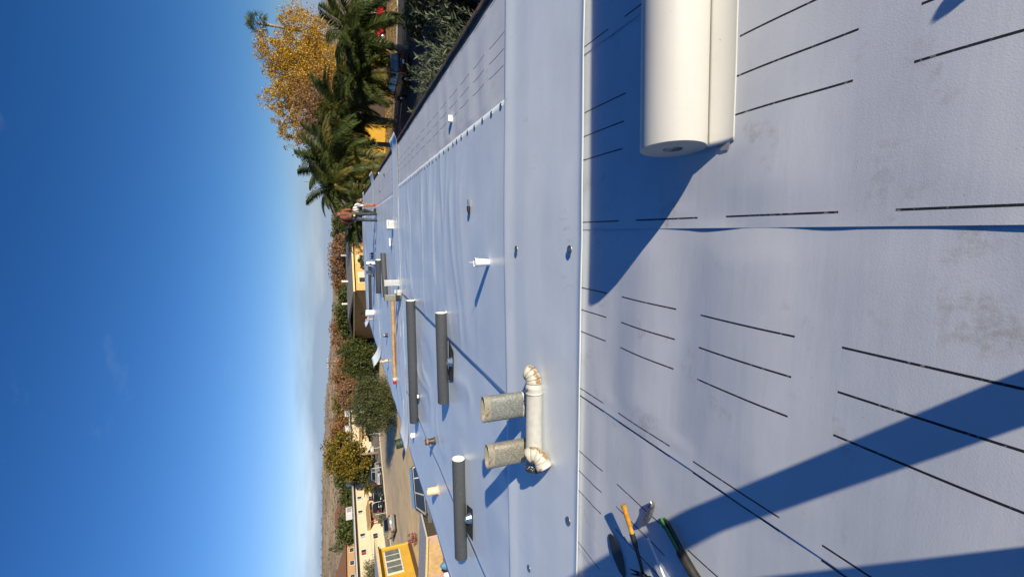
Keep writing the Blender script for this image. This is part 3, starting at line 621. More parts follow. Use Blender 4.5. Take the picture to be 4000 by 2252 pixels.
fitting('row of black pipe fittings right of the far ducts', -1.25, 21.5, 0.05, 3); fitting('single black pipe fitting at the foot of the far plain duct', -2.05, 21.0, 0.05, 1)
def stub(label, x, y, h, r, m, cap=None, lean=0.0):
    t = thing('vent_pipe', label, 'vent pipe', (x, y, RZ(x)-0.02)); t.rotation_euler = (0, lean, 0)
    MB().lathe([(r*1.5, 0), (r*1.45, 0.012), (r*1.05, 0.03), (r, 0.04), (r, h), (r*0.85, h), (r*0.85, h*0.4), (0.0005, h*0.4)], 22).build('pipe', m, t, smooth=True, edge=40)
    if cap: MB().lathe([(r*1.02, h*0.72), (r*1.08, h*0.74), (r*1.08, h*0.9), (r*1.02, h*0.92)], 22).build('band', cap, t, smooth=True)
    return t
iron = peeling_mat('sooty_iron', (0.05, 0.04, 0.035), (0.18, 0.10, 0.05), 0.56, 20)
stub('short sooty iron vent pipe behind the front grey roll', -3.83, 7.56, 0.19, 0.055, iron, rustm)
stub('cream vent pipe with peeling rusty paint at the parking lot edge', -4.72, 7.39, 0.21, 0.072, peeling_mat('cream_flaking', (0.70, 0.56, 0.36), (0.10, 0.06, 0.04), 0.60, 10))
stub('short black vent pipe left of the tan cardboard tube', -3.8, 16.3, 0.16, 0.07, blackp, galv3)
stub('leaning flaky cream and rust vent pipe near the red tube cap', -4.71, 16.1, 0.33, 0.062, peeling_mat('rust_flaking', (0.62, 0.45, 0.32), (0.10, 0.05, 0.03), 0.50, 12), None, -0.12)
stub('thin orange-brown vent pipe by the white bucket', -4.72, 24.4, 0.42, 0.04, peeling_mat('orange_rust', (0.55, 0.33, 0.16), (0.25, 0.10, 0.04), 0.52, 10), None, -0.1)
t = thing('roof_vent', 'small white domed vent cap at the roof edge before the curled strip', 'vent', (-4.95, 10.2, RZ(-4.9)-0.01))
MB().lathe([(0.06, 0), (0.055, 0.05), (0.075, 0.055), (0.075, 0.075), (0.05, 0.10), (0.0005, 0.108)], 22).build('cap', foam, t, smooth=True, edge=40)
t = thing('plastic_bucket', 'white plastic bucket standing near the far left roof edge', 'bucket', (-4.2, 23.4, RZ(-4.2)))
MB().lathe([(0.0005, 0), (0.145, 0), (0.165, 0.37), (0.172, 0.372), (0.172, 0.395), (0.166, 0.40), (0.160, 0.395), (0.140, 0.02), (0.0005, 0.02)], 30).build('bucket_body', foam, t, smooth=True, edge=40)
MB().tube([(0.17*math.cos(a), -0.02 + 0.17*math.sin(a)*0.2, 0.37 - 0.13*math.sin(a)) for a in [math.pi*i/14 for i in range(15)]], 0.004, 6).build('handle', galv3, t)
MB().box((0.03, -0.158, 0.25), (0.06, 0.004, 0.05)).build('yellow_label', mat('yellow_ink', (0.75, 0.52, 0.03), 0.6), t)
# scraps on the underlayment
scr = mat('dark_scrap', (0.05, 0.05, 0.055), 0.6)
for lab, x, y, s, m_ in (('small dark metal scrap on the right strip of underlayment nearest the edge cap', 1.88, 15.2, 0.10, scr), ('second small dark scrap on the underlayment nearer the roofers', 1.5, 17.0, 0.08, scr), ('small white cap right at the roof edge near the palms', 2.2, 17.3, 0.09, foam)):
    o = MB().add([(0, 0, 0), (s, 0.1*s, 0.2*s), (1.1*s, 0.8*s, 0.05*s), (0.3*s, 0.6*s, 0.35*s), (0.5*s, 0.3*s, 0.5*s)], [(0, 1, 4), (1, 2, 4), (2, 3, 4), (3, 0, 4), (0, 3, 2, 1)]).build('scrap', m_, None, loc=(x, y, roofz(x)+0.012)); tag(o, lab, 'scrap')

# tools in the near corner ------------------------------------------------------
hz0 = lambda x: roofz(x) + 0.011
woodh = mat('varnished_handle', (0.62, 0.30, 0.03), 0.35, var=0.25, vscale=25); blackg = mat('black_grip', (0.02, 0.02, 0.024), 0.42, var=0.3)
a = Vector((-1.455, 1.80, 0)); b = Vector((-1.79, 1.66, 0)); d = b-a
t = thing('claw_hammer', 'claw hammer with yellow grip and dark shaft, on the underlayment by the strip edge', 'hammer', (a.x, a.y, hz0(-1.5)), math.atan2(d.y, d.x))
MB().tube([(0, 0, .072), (0.012, 0, .070), (0.05, 0, .064), (0.11, 0, .054), (0.155, 0, .047)], [0.0165, 0.0175, 0.0165, 0.015, 0.0135], 16, oval=(1, 0.8)).build('grip', woodh, t, smooth=True, edge=50)
MB().tube([(0.15, 0, .048), (0.17, 0, .045), (0.21, 0, .039), (0.23, 0, .036)], [0.0145, 0.0155, 0.015, 0.010], 14).build('shaft_collar', blackg, t, smooth=True, edge=50)
MB().tube([(0.22, 0, .037), (0.30, 0, .027), (0.365, 0, .021)], [0.0095, 0.009, 0.010], 12).build('shaft', mat('dark_steel', (0.06, 0.06, 0.065), 0.35, 0.7), t, smooth=True)
hd = MB().tube([(0.362, 0.048, .024), (0.362, 0.022, .024), (0.362, 0.02, .024), (0.362, -0.018, .024)], [0.012, 0.013, 0.016, 0.015], 16).tube([(0.362, 0.05, .024), (0.362, 0.075, .024)], [0.0165, 0.017], 18)
hd.build('hammer_head', mat('dark_steel', (0.06, 0.06, 0.065), 0.35, 0.7), t, smooth=True, edge=40)
MB().tube([(0.362, 0.0755, .024), (0.362, 0.0765, .024)], 0.0155, 18).build('striking_face', mat('bright_steel', (0.65, 0.65, 0.63), 0.22, 0.9), t)
for s_ in (-1, 1): MB().tube([(0.362+s_*0.004, -0.015, .024), (0.362+s_*0.008, -0.05, .030), (0.358+s_*0.012, -0.085, .046)], [0.009, 0.007, 0.003], 8, oval=(1, 0.8)).build('claw', mat('dark_steel', (0.06, 0.06, 0.065), 0.35, 0.7), t, smooth=True)
# utility knife
a = Vector((-1.345, 1.625, 0)); b = Vector((-1.535, 1.69, 0)); d = b-a
t = thing('utility_knife', 'grey metal utility knife lying beside the hammer grip', 'knife', (a.x, a.y, hz0(-1.4)), math.atan2(d.y, d.x))
kn = [(0.0, -0.010), (0.012, -0.016), (0.05, -0.019), (0.075, -0.013), (0.13, -0.014), (0.17, -0.024), (0.19, -0.018), (0.188, 0.0), (0.16, 0.008), (0.10, 0.016), (0.06, 0.014), (0.02, 0.009)]
MB().prism(kn, 0.004, 0.026, 'z').build('knife_body', mat('cast_grey', (0.20, 0.205, 0.22), 0.4, 0.55, var=0.25, vscale=40), t, bevel=0.005)
MB().prism([(-0.004, -0.008), (0.025, -0.014), (0.028, 0.006), (0.004, 0.004)], 0.022, 0.031, 'z').build('nose', mat('bright_steel', (0.65, 0.65, 0.63), 0.22, 0.9), t, bevel=0.002)
for i in range(3): MB().box((0.012+0.006*i, -0.003, 0.032), (0.002, 0.010, 0.002)).build('nose_groove', dark, t)
MB().tube([(0.095, 0, 0.026), (0.095, 0, 0.029)], 0.004, 10).build('screw', dark, t)
# green handled shears
a = Vector((-1.385, 1.555, 0)); b = Vector((-1.545, 1.27, 0)); d = b-a
t = thing('hand_tool', 'green and black hand tool with thick black grip at the frame edge', 'hand tool', (a.x, a.y, hz0(-1.4)), math.atan2(d.y, d.x))
MB().prism([(0, -0.012), (0.155, -0.016), (0.165, 0.004), (0.0, 0.008)], 0.004, 0.034, 'z').build('green_body', mat('green_paint', (0.035, 0.20, 0.06), 0.4, var=0.3, vscale=30), t, bevel=0.003)
MB().prism([(-0.002, -0.012), (0.04, -0.0135), (0.045, 0.006), (0.0, 0.008)], 0.0345, 0.0375, 'z').build('worn_tip', mat('green_dark', (0.02, 0.06, 0.03), 0.5), t)
MB().prism([(0.006, 0.012), (0.03, 0.026), (0.15, 0.018), (0.175, 0.010), (0.02, 0.010)], 0.010, 0.026, 'z').build('steel_arm', mat('dark_steel', (0.06, 0.06, 0.065), 0.35, 0.7), t, bevel=0.003)
MB().tube([(0.155, -0.002, .022), (0.165, -0.002, .024), (0.25, -0.001, .024), (0.33, 0.004, .024)], [0.020, 0.0235, 0.023, 0.026], 18).build('grip', mat('ribbed_rubber', (0.028, 0.026, 0.022), 0.6, var=0.4, vscale=20), t, smooth=True, edge=50)
# white marker stick
a = Vector((-1.555, 1.645, 0)); b = Vector((-1.70, 1.505, 0)); d = b-a
o = MB().box((d.length/2, 0, 0.006), (d.length, 0.012, 0.010)).build('white_stick', mat('white_plastic', (0.72, 0.76, 0.80), 0.3, var=0.05), None, loc=(a.x, a.y, hz0(-1.6)+0.022), rot=(0, 0.06, math.atan2(d.y, d.x)), bevel=0.002)
tag(o, 'thin white plastic stick between the hammer and the green tool', 'stick')
# dark leaf-shaped offcut
pts = [(-0.105, 0.0), (-0.085, 0.028), (-0.04, 0.042), (0.02, 0.040), (0.07, 0.024), (0.105, 0.003), (0.06, -0.026), (0.0, -0.040), (-0.05, -0.038), (-0.09, -0.022)]
o = MB().prism(pts, 0, 0.003, 'z').build('rubber_offcut', mat('dark_rubber', (0.022, 0.024, 0.032), 0.55, var=0.3), None, loc=(-1.885, 1.925, hz0(-1.9)+0.004), rot=(0, 0, math.radians(222)))
o.scale = (1.18, 1.3, 1)
tag(o, 'dark leaf-shaped rubber offcut lying left of the hammer', 'offcut')

# ------------------------------------------------------------------ people: one continuous skin each, grown from tapered limbs
def capsule(mb, p0, p1, r0, r1, n=14):
    p0, p1 = Vector(p0), Vector(p1); d = p1-p0; L = max(d.length, 1e-5); d.normalize()
    pts = []; rad = []
    for a in (0.05, 0.35, 0.7, 1.0): pts.append(p0 - d*r0*math.cos(a*math.pi/2)); rad.append(r0*math.sin(a*math.pi/2))
    for a in (1.0, 0.7, 0.35, 0.05): pts.append(p1 + d*r1*math.cos(a*math.pi/2)); rad.append(r1*math.sin(a*math.pi/2))
    pts2 = []; rad2 = []
    for p, r in zip(pts, rad):
        if not pts2 or (p-pts2[-1]).length > 1e-5: pts2.append(p); rad2.append(max(r, 0.0008))
    mb.tube(pts2, rad2, n)
def hand(segs, wrist, palm_dir, side_dir, curl, lab='skin', s=1.0):
    w = Vector(wrist); d = Vector(palm_dir).normalized(); e = Vector(side_dir).normalized(); c = Vector(curl).normalized()
    k = w + d*0.085*s
    segs.append((w, w + d*0.07*s, 0.026*s, 0.030*s, lab)); segs.append((w + d*0.04*s + e*0.018*s, k + e*0.026*s, 0.020*s, 0.017*s, lab)); segs.append((w + d*0.04*s - e*0.018*s, k - e*0.026*s, 0.020*s, 0.016*s, lab))
    for i, ln in enumerate((0.072, 0.08, 0.074, 0.058)):
        b = k + e*(0.033-0.022*i)*s; m = b + (d*0.8+c*0.6).normalized()*ln*0.5*s; t_ = m + (d*0.35+c*0.95).normalized()*ln*0.5*s
        segs.append((b, m, 0.0095*s, 0.009*s, lab)); segs.append((m, t_, 0.009*s, 0.008*s, lab))
    tb = w + d*0.028*s + e*0.026*s; tm = tb + (d*0.6+e*0.8).normalized()*0.036*s; segs.append((tb, tm, 0.012*s, 0.0105*s, lab)); segs.append((tm, tm + (d*0.8+e*0.2+c*0.5).normalized()*0.032*s, 0.0105*s, 0.009*s, lab))
def person(label, loc, segs, mats, voxel=0.009):
    root = thing('person', label, 'person', loc)
    mb = MB()
    for p0, p1, r0, r1, lab in segs: capsule(mb, p0, p1, r0, r1)
    o = mb.build('body', None, root)
    m = o.modifiers.new('skin', 'REMESH'); m.mode = 'VOXEL'; m.voxel_size = voxel; m.use_smooth_shade = True
    m2 = o.modifiers.new('smooth', 'SMOOTH'); m2.factor = 0.5; m2.iterations = 3
    dg = bpy.context.evaluated_depsgraph_get(); dg.update()
    me = bpy.data.meshes.new_from_object(o.evaluated_get(dg)); o.modifiers.clear(); old = o.data; o.data = me; bpy.data.meshes.remove(old)
    names = list(mats)
    for nme in names: me.materials.append(mats[nme])
    nf = len(me.polygons); C = np.empty(nf*3); me.polygons.foreach_get('center', C); C = C.reshape(-1, 3)
    best = np.full(nf, 1e9); idx = np.zeros(nf, np.int32)
    for p0, p1, r0, r1, lab in segs:
        a = np.array(p0); b = np.array(p1); ab = b-a; L2 = max(1e-9, ab@ab)
        tt_ = np.clip(((C-a)@ab)/L2, 0, 1); q = a + tt_[:, None]*ab; r = r0 + (r1-r0)*tt_
        d = np.linalg.norm(C-q, axis=1) - r
        k = d < best; best[k] = d[k]; idx[k] = names.index(lab)
    me.polygons.foreach_set('material_index', idx); me.polygons.foreach_set('use_smooth', [True]*nf); me.update()
    return root
skin = mat('skin', (0.36, 0.17, 0.09), 0.55, var=0.08); jeans = mat('faded_jeans', (0.05, 0.068, 0.09), 0.85, var=0.35, vscale=9, bump=0.3, bscale=30)
rust_shirt = mat('rust_brown_shirt', (0.22, 0.075, 0.04), 0.85, var=0.3, vscale=6, bump=0.4, bscale=14); bootm = mat('dark_boots', (0.025, 0.024, 0.028), 0.6)
blackpant = mat('black_trousers', (0.02, 0.02, 0.022), 0.85); hairm = mat('dark_hair', (0.015, 0.012, 0.01), 0.6)
stripe, st_, sb_ = _new('striped_polo'); s_o = st_.nodes.new('ShaderNodeTexCoord').outputs['Object']; s_s = st_.nodes.new('ShaderNodeSeparateXYZ'); st_.links.new(s_o, s_s.inputs[0])
sw = nmath(st_, 'FLOORED_MODULO', nmath(st_, 'ADD', s_s.outputs['X'], nmath(st_, 'MULTIPLY', s_s.outputs['Z'], 0.25)), 0.115)
st_.links.new(nramp(st_, nmath(st_, 'DIVIDE', sw, 0.115), [(0.0, (0.72, 0.70, 0.68)), (0.48, (0.72, 0.70, 0.68)), (0.52, (0.13, 0.13, 0.15)), (0.80, (0.13, 0.13, 0.15)), (0.84, (0.72, 0.70, 0.68))]), sb_.inputs['Base Color']); sb_.inputs['Roughness'].default_value = 0.85
# standing roofer, back to us, head bowed
sg = []
for sx, fx, fy, kx, ky in ((-1, -0.13, -0.04, -0.12, 0.02), (1, 0.13, 0.10, 0.11, 0.13)):
    hip = (sx*0.085, 0.05, 0.88); kn = (kx, ky+0.02, 0.47); an = (fx, fy, 0.10)
    sg += [(hip, kn, 0.100, 0.070, 'jeans'), (kn, an, 0.070, 0.056, 'jeans'), ((fx, fy-0.03, 0.045), (fx+sx*0.02, fy+0.17, 0.035), 0.048, 0.040, 'boots')]
sg += [((-0.075, 0.03, 0.92), (0.075, 0.03, 0.92), 0.115, 0.115, 'jeans'), ((0, 0.04, 0.98), (0, 0.08, 1.12), 0.140, 0.135, 'shirt'), ((-0.04, 0.08, 1.12), (-0.055, 0.16, 1.30), 0.130, 0.135, 'shirt'), ((0.04, 0.08, 1.12), (0.055, 0.16, 1.30), 0.130, 0.135, 'shirt'),
       ((-0.15, 0.19, 1.345), (0.15, 0.20, 1.335), 0.078, 0.078, 'shirt'), ((0.02, 0.22, 1.38), (0.05, 0.30, 1.42), 0.058, 0.055, 'skin'),
       ((0.05, 0.34, 1.42), (0.07, 0.41, 1.38), 0.092, 0.080, 'skin'), ((0.07, 0.43, 1.35), (0.075, 0.45, 1.31), 0.050, 0.040, 'skin'), ((0.075, 0.49, 1.38), (0.077, 0.50, 1.355), 0.012, 0.016, 'skin'), ((-0.035, 0.36, 1.40), (-0.038, 0.37, 1.37), 0.018, 0.014, 'skin'), ((0.155, 0.37, 1.40), (0.158, 0.38, 1.37), 0.018, 0.014, 'skin')]
for sx, el, wr in ((-1, (-0.29, 0.24, 1.06), (-0.20, 0.42, 0.90)), (1, (0.27, 0.32, 1.06), (0.22, 0.50, 0.92))):
    sh = (sx*0.205, 0.19, 1.335); sg += [(sh, el, 0.066, 0.052, 'shirt'), (el, wr, 0.048, 0.036, 'shirt')]
    hand(sg, Vector(wr) + (Vector(wr)-Vector(el)).normalized()*0.02, Vector(wr)-Vector(el), (sx*-0.6, 0.2, 0.3), (sx*-0.4, 0.1, -0.8))
p = person('standing roofer in rust-brown shirt, jeans and tool belt, back turned, head bowed', (0.64, 18.55, roofz(0.6)+0.015), sg, {'skin': skin, 'jeans': jeans, 'shirt': rust_shirt, 'boots': bootm})
MB().lathe([(0.103, -0.02), (0.105, 0.0), (0.100, 0.04), (0.075, 0.085), (0.03, 0.103), (0.0005, 0.105)], 24, (0.055, 0.345, 1.435), Euler((-0.55, 0, 0)).to_matrix()).build('cap', mat('red_brown_cap', (0.30, 0.09, 0.06), 0.8), p, smooth=True)
MB().tube([(0.165*math.cos(a), 0.03+0.125*math.sin(a), 0.965 + 0.01*math.sin(a*2)) for a in [2*math.pi*i/24 for i in range(25)]], 0.020, 8, oval=(0.5, 1.4)).build('tool_belt', blackg, p)
MB().box((0.10, -0.11, 0.90), (0.15, 0.06, 0.17), rz=0.3).build('tool_pouch', mat('dark_leather', (0.045, 0.035, 0.025), 0.6, var=0.4, vscale=15), p, bevel=0.012)
MB().lathe([(0.035, 0), (0.035, 0.02), (0.0005, 0.022)], 16, (0.02, -0.145, 0.89), Euler((math.pi/2, 0, 0.2)).to_matrix()).build('tape_measure', mat('yellow_tool', (0.75, 0.5, 0.04), 0.4), p)
# stooping roofer in striped polo, facing right
sg = []
for sy in (-1, 1):
    hip = (-0.16, sy*0.08, 0.74); kn = (0.04, sy*0.13, 0.45); an = (-0.05, sy*0.12, 0.10)
    sg += [(hip, kn, 0.10, 0.072, 'pants'), (kn, an, 0.070, 0.055, 'pants'), ((-0.09, sy*0.12, 0.045), (0.12, sy*0.14, 0.035), 0.046, 0.040, 'boots')]
sg += [((-0.17, -0.07, 0.78), (-0.17, 0.07, 0.78), 0.115, 0.115, 'pants'), ((-0.12, 0, 0.80), (0.06, 0, 0.80), 0.135, 0.130, 'shirt'), ((0.06, -0.04, 0.80), (0.21, -0.05, 0.74), 0.125, 0.115, 'shirt'), ((0.06, 0.04, 0.80), (0.21, 0.05, 0.74), 0.125, 0.115, 'shirt'),
       ((0.24, -0.14, 0.72), (0.24, 0.14, 0.72), 0.080, 0.080, 'shirt'), ((0.28, 0, 0.72), (0.35, 0, 0.68), 0.058, 0.056, 'skin'), ((0.40, 0, 0.67), (0.44, 0, 0.60), 0.090, 0.080, 'skin'), ((0.45, 0, 0.57), (0.44, 0, 0.53), 0.052, 0.042, 'skin'),
       ((0.52, 0, 0.585), (0.525, 0, 0.565), 0.012, 0.016, 'skin'), ((0.40, -0.095, 0.63), (0.40, -0.098, 0.60), 0.018, 0.014, 'skin'), ((0.40, 0.095, 0.63), (0.40, 0.098, 0.60), 0.018, 0.014, 'skin')]
for sy, el, wr in ((-1, (0.22, -0.27, 0.43), (0.24, -0.12, 0.19)), (1, (0.32, 0.24, 0.42), (0.30, 0.10, 0.18))):
    sh = (0.24, sy*0.19, 0.70); md = tuple(Vector(sh).lerp(Vector(el), 0.6))
    sg += [(sh, md, 0.068, 0.060, 'shirt'), (md, el, 0.046, 0.043, 'skin'), (el, wr, 0.043, 0.030, 'skin')]
    hand(sg, wr, Vector(wr)-Vector(el), (0.8, 0, 0.1), (0.1, -sy*0.7, -0.6))
p = person('stooping roofer in grey and white striped polo and dark cap, reaching down to the strip', (0.88, 19.25, roofz(0.8)+0.02), sg, {'skin': skin, 'pants': blackpant, 'shirt': stripe, 'boots': bootm})
MB().lathe([(0.102, -0.025), (0.104, 0.0), (0.098, 0.04), (0.07, 0.085), (0.03, 0.10), (0.0005, 0.102)], 24, (0.405, 0, 0.665), Euler((0, 1.0, 0)).to_matrix()).build('cap', mat('dark_grey_cap', (0.07, 0.075, 0.07), 0.85), p, smooth=True)
MB().grid(lambda u, v: (0.455+0.03*v, -0.07+0.14*u, 0.60-0.09*v-0.02*math.sin(math.pi*u)*0), 6, 3).build('cap_brim', mat('dark_grey_cap', (0.07, 0.075, 0.07), 0.85), p, smooth=True, solid=0.006)
MB().tube([(0.235+0.033*math.cos(a), -0.13+0.033*math.sin(a), 0.215) for a in [2*math.pi*i/16 for i in range(17)]], 0.010, 6).build('wristwatch', mat('gold_watch', (0.7, 0.5, 0.15), 0.3, 0.9), p)
o = MB().box((0, 0, 0.03), (0.14, 0.06, 0.05)).tube([(0.05, 0, 0.05), (0.03, 0, 0.12)], 0.018, 10).build('hand_welder', mat('red_tool', (0.45, 0.05, 0.03), 0.4), None, loc=(1.16, 19.22, roofz(0.8)+0.022), bevel=0.006)
tag(o, 'small red hand tool under the stooping roofer\'s hands', 'tool')
# the photographer, standing behind the lens; only the shadow reaches the picture
sg = []
for hip, kn, an, ft in (((0.07, -0.28, 0.90), (0.20, -0.155, 0.48), (0.24, -0.145, 0.10), (0.30, 0.03, 0.035)), ((-0.10, -0.31, 0.90), (-0.10, -0.265, 0.48), (-0.105, -0.275, 0.10), (-0.15, -0.10, 0.035))):
    sg += [(hip, kn, 0.098, 0.066, 'jeans'), (kn, an, 0.064, 0.050, 'jeans'), ((an[0], an[1]-0.03, 0.045), ft, 0.048, 0.040, 'boots')]
sg += [((-0.11, -0.32, 0.95), (0.04, -0.32, 0.95), 0.12, 0.12, 'jeans'), ((-0.035, -0.32, 1.0), (-0.03, -0.33, 1.18), 0.15, 0.14, 'shirt'), ((-0.09, -0.33, 1.18), (-0.10, -0.33, 1.38), 0.13, 0.12, 'shirt'), ((0.03, -0.33, 1.18), (0.04, -0.33, 1.38), 0.13, 0.12, 'shirt'),
       ((-0.20, -0.33, 1.42), (0.14, -0.33, 1.42), 0.075, 0.075, 'shirt'), ((-0.03, -0.33, 1.46), (-0.03, -0.31, 1.56), 0.06, 0.055, 'skin'), ((-0.03, -0.30, 1.62), (-0.03, -0.29, 1.69), 0.090, 0.095, 'skin'), ((-0.03, -0.24, 1.58), (-0.03, -0.23, 1.55), 0.05, 0.04, 'skin')]
for sx, el, wr in ((-1, (-0.30, -0.26, 1.18), (-0.13, -0.12, 1.38)), (1, (0.25, -0.26, 1.18), (0.12, -0.12, 1.38))):
    sg += [((-0.03+sx*0.20, -0.33, 1.40), el, 0.064, 0.052, 'shirt'), (el, wr, 0.045, 0.032, 'skin')]
    hand(sg, wr, (sx*-0.5, 0.4, 0.5), (0, -0.3, 0.8), (sx*-0.8, 0.3, 0))
person('photographer in dark work clothes whose legs cast the long shadows', (0, 0, roofz(0)+0.008), sg, {'skin': skin, 'jeans': jeans, 'shirt': blackpant, 'boots': bootm}, 0.014)

# ------------------------------------------------------------------ vegetation
barkm = mat('bark', (0.14, 0.095, 0.06), 0.95, var=0.3, vscale=6, bump=0.8, bscale=18); palebark = mat('pale_bark', (0.30, 0.23, 0.15), 0.95, var=0.3, vscale=6, bump=0.8, bscale=18)
LM = dict(
 yellow=leafmat('cottonwood_leaf', [(0.24, 0.12, 0.02), (0.72, 0.43, 0.03), (0.88, 0.58, 0.05), (0.40, 0.24, 0.03), (0.13, 0.09, 0.02), (0.60, 0.40, 0.04)], 0.4),
 brown=leafmat('brown_leaf', [(0.16, 0.075, 0.03), (0.30, 0.14, 0.05), (0.22, 0.12, 0.05), (0.36, 0.21, 0.07)], 0.3),
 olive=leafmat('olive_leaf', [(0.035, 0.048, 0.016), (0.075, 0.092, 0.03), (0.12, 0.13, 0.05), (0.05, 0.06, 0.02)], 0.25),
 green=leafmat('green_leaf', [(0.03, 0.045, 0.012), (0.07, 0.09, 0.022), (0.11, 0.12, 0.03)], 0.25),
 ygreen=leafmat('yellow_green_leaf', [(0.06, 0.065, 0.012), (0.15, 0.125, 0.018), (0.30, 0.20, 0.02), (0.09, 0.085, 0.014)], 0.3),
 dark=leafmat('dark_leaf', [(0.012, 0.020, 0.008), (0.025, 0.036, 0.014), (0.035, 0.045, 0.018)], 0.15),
 juniper=leafmat('juniper_leaf', [(0.05, 0.075, 0.045), (0.10, 0.13, 0.075), (0.15, 0.17, 0.10)], 0.15),
 pink=leafmat('pinkish_leaf', [(0.20, 0.105, 0.055), (0.36, 0.21, 0.12), (0.15, 0.085, 0.04)], 0.3),
 greyg=leafmat('grey_green_leaf', [(0.06, 0.07, 0.035), (0.12, 0.13, 0.07), (0.16, 0.16, 0.09)], 0.2),
 flower=leafmat('flower_mix', [(0.05, 0.06, 0.02), (0.45, 0.10, 0.15), (0.08, 0.09, 0.03), (0.5, 0.16, 0.2)], 0.3),
 frond=leafmat('frond_leaf', [(0.035, 0.052, 0.014), (0.085, 0.115, 0.028), (0.19, 0.215, 0.055)], 0.45),
 frondy=leafmat('frond_leaf_yellowed', [(0.06, 0.07, 0.02), (0.16, 0.14, 0.03), (0.27, 0.20, 0.04)], 0.3))
def foliage(clumps, n, a, b, up=0.0, seed=0, spread=0.34, shell=0.5):
    r = np.random.default_rng(seed); tot = sum(c[3]*c[4]*c[5] for c in clumps); Ps = []; Ns = []; centres = []
    for c in clumps:
        k = max(1, int(n*c[3]*c[4]*c[5]/tot)); nc = max(6, int(k/55))
        d = unit(r.normal(size=(nc, 3))); rad = (shell + (1-shell)*r.random((nc, 1)))**0.8
        cc = np.array(c[:3]) + d*rad*np.array(c[3:6]); cc += r.normal(size=cc.shape)*0.07*np.array(c[3:6]); centres.append(cc)
        i = r.integers(0, nc, k); sz = (0.6+0.8*r.random((nc, 1)))[i]*np.array(c[3:6]).mean()*spread*0.42
        off = np.clip(r.normal(size=(k, 3)), -1.7, 1.7)*sz; P = cc[i] + off; Ps.append(P)
        Ns.append(unit(unit(P-np.array(c[:3]))*0.5 + r.normal(size=(k, 3))*0.8 + np.array([0, 0, 0.25])))
    P = np.concatenate(Ps); N = np.concatenate(Ns); U = r.normal(size=P.shape); U[:, 2] += up*3; U = unit(U - N*(U*N).sum(1, keepdims=True))
    k = len(P); s = 0.6+0.8*r.random(k)
    vs, f = quadcloud(P, N, U, a*s, b*s); return vs, f, np.concatenate(centres)
def tree(name, label, base, clumps, n, a, b, leaf, trunk_r=0.2, bark=None, group='trees around the lots', seed=0, up=0.0, spread=0.34, limbs=14, fork=0.45, twigs=0, shell=0.55):
    x, y, z = base; root = thing(name, label, 'tree' if 'bush' not in name else 'bush', (x, y, z), 0, group)
    cl = [(c[0]-x, c[1]-y, c[2]-z, *c[3:]) for c in clumps]
    vs, f, cen = foliage(cl, n, a, b, up, seed, spread, shell)
    vs[:, 2] = np.maximum(vs[:, 2], 0.03)
    fastmesh('crown', vs, f, leaf, root)
    r = random.Random(seed); mb = MB(); c0 = Vector(cl[0][:3]); fk = Vector((c0.x*fork*0.6, c0.y*fork*0.6, max(0.3, (c0.z-cl[0][5]*0.5)*1.0)))
    mb.tube([(0, 0, 0), tuple(fk*0.5 + Vector((r.uniform(-.1, .1), r.uniform(-.1, .1), 0))), tuple(fk)], [trunk_r*1.25, trunk_r, trunk_r*0.8], 10)
    for i in range(limbs):
        e = Vector(cen[r.randrange(len(cen))]); m = fk.lerp(e, 0.5) + Vector((r.uniform(-.3, .3), r.uniform(-.3, .3), 0.12*(e-fk).length))
        mb.tube([tuple(fk), tuple(m), tuple(e)], [trunk_r*0.5, trunk_r*0.28, trunk_r*0.08], 6)
        for q in range(twigs):
            s0 = m.lerp(e, r.random()); d = Vector((r.gauss(0, 1), r.gauss(0, 1), r.gauss(0.5, 1))).normalized()*r.uniform(0.6, 1.8)
            mb.tube([tuple(s0), tuple(s0+d)], [trunk_r*0.09, trunk_r*0.03], 4, caps=False)
    mb.build('trunk', bark or barkm, root, smooth=True); return root
# cottonwood and half-bare neighbour behind the palms
tree('cottonwood_tree', 'tall golden-yellow autumn cottonwood above the palms', (23, 72, G), [(22.5, 72, 5.4, 6.8, 5.2, 4.9), (24.6, 72, 9.6, 3.2, 3.4, 2.6), (18.4, 71, 8.6, 3.0, 3.2, 2.8), (28.8, 72, 5.4, 3.4, 3.6, 3.8), (20, 70, 1.5, 6.5, 4, 4.0), (14.3, 70, 7.6, 2.6, 3, 2.4)], 70000, 0.092, 0.066, LM['yellow'], 0.42, palebark, seed=1, limbs=60, twigs=6, spread=0.20, shell=0.35)
tree('half_bare_tree', 'half-bare brown-leaved tree left of the yellow cottonwood', (15, 64, G), [(15.6, 63.5, 3.6, 4.4, 3.4, 3.6), (11.6, 63.5, 4.0, 2.6, 2.6, 2.2), (18.6, 64, 2.0, 3, 3, 3)], 9500, 0.12, 0.08, LM['brown'], 0.26, palebark, seed=2, limbs=60, twigs=9, spread=0.5, shell=0.3)
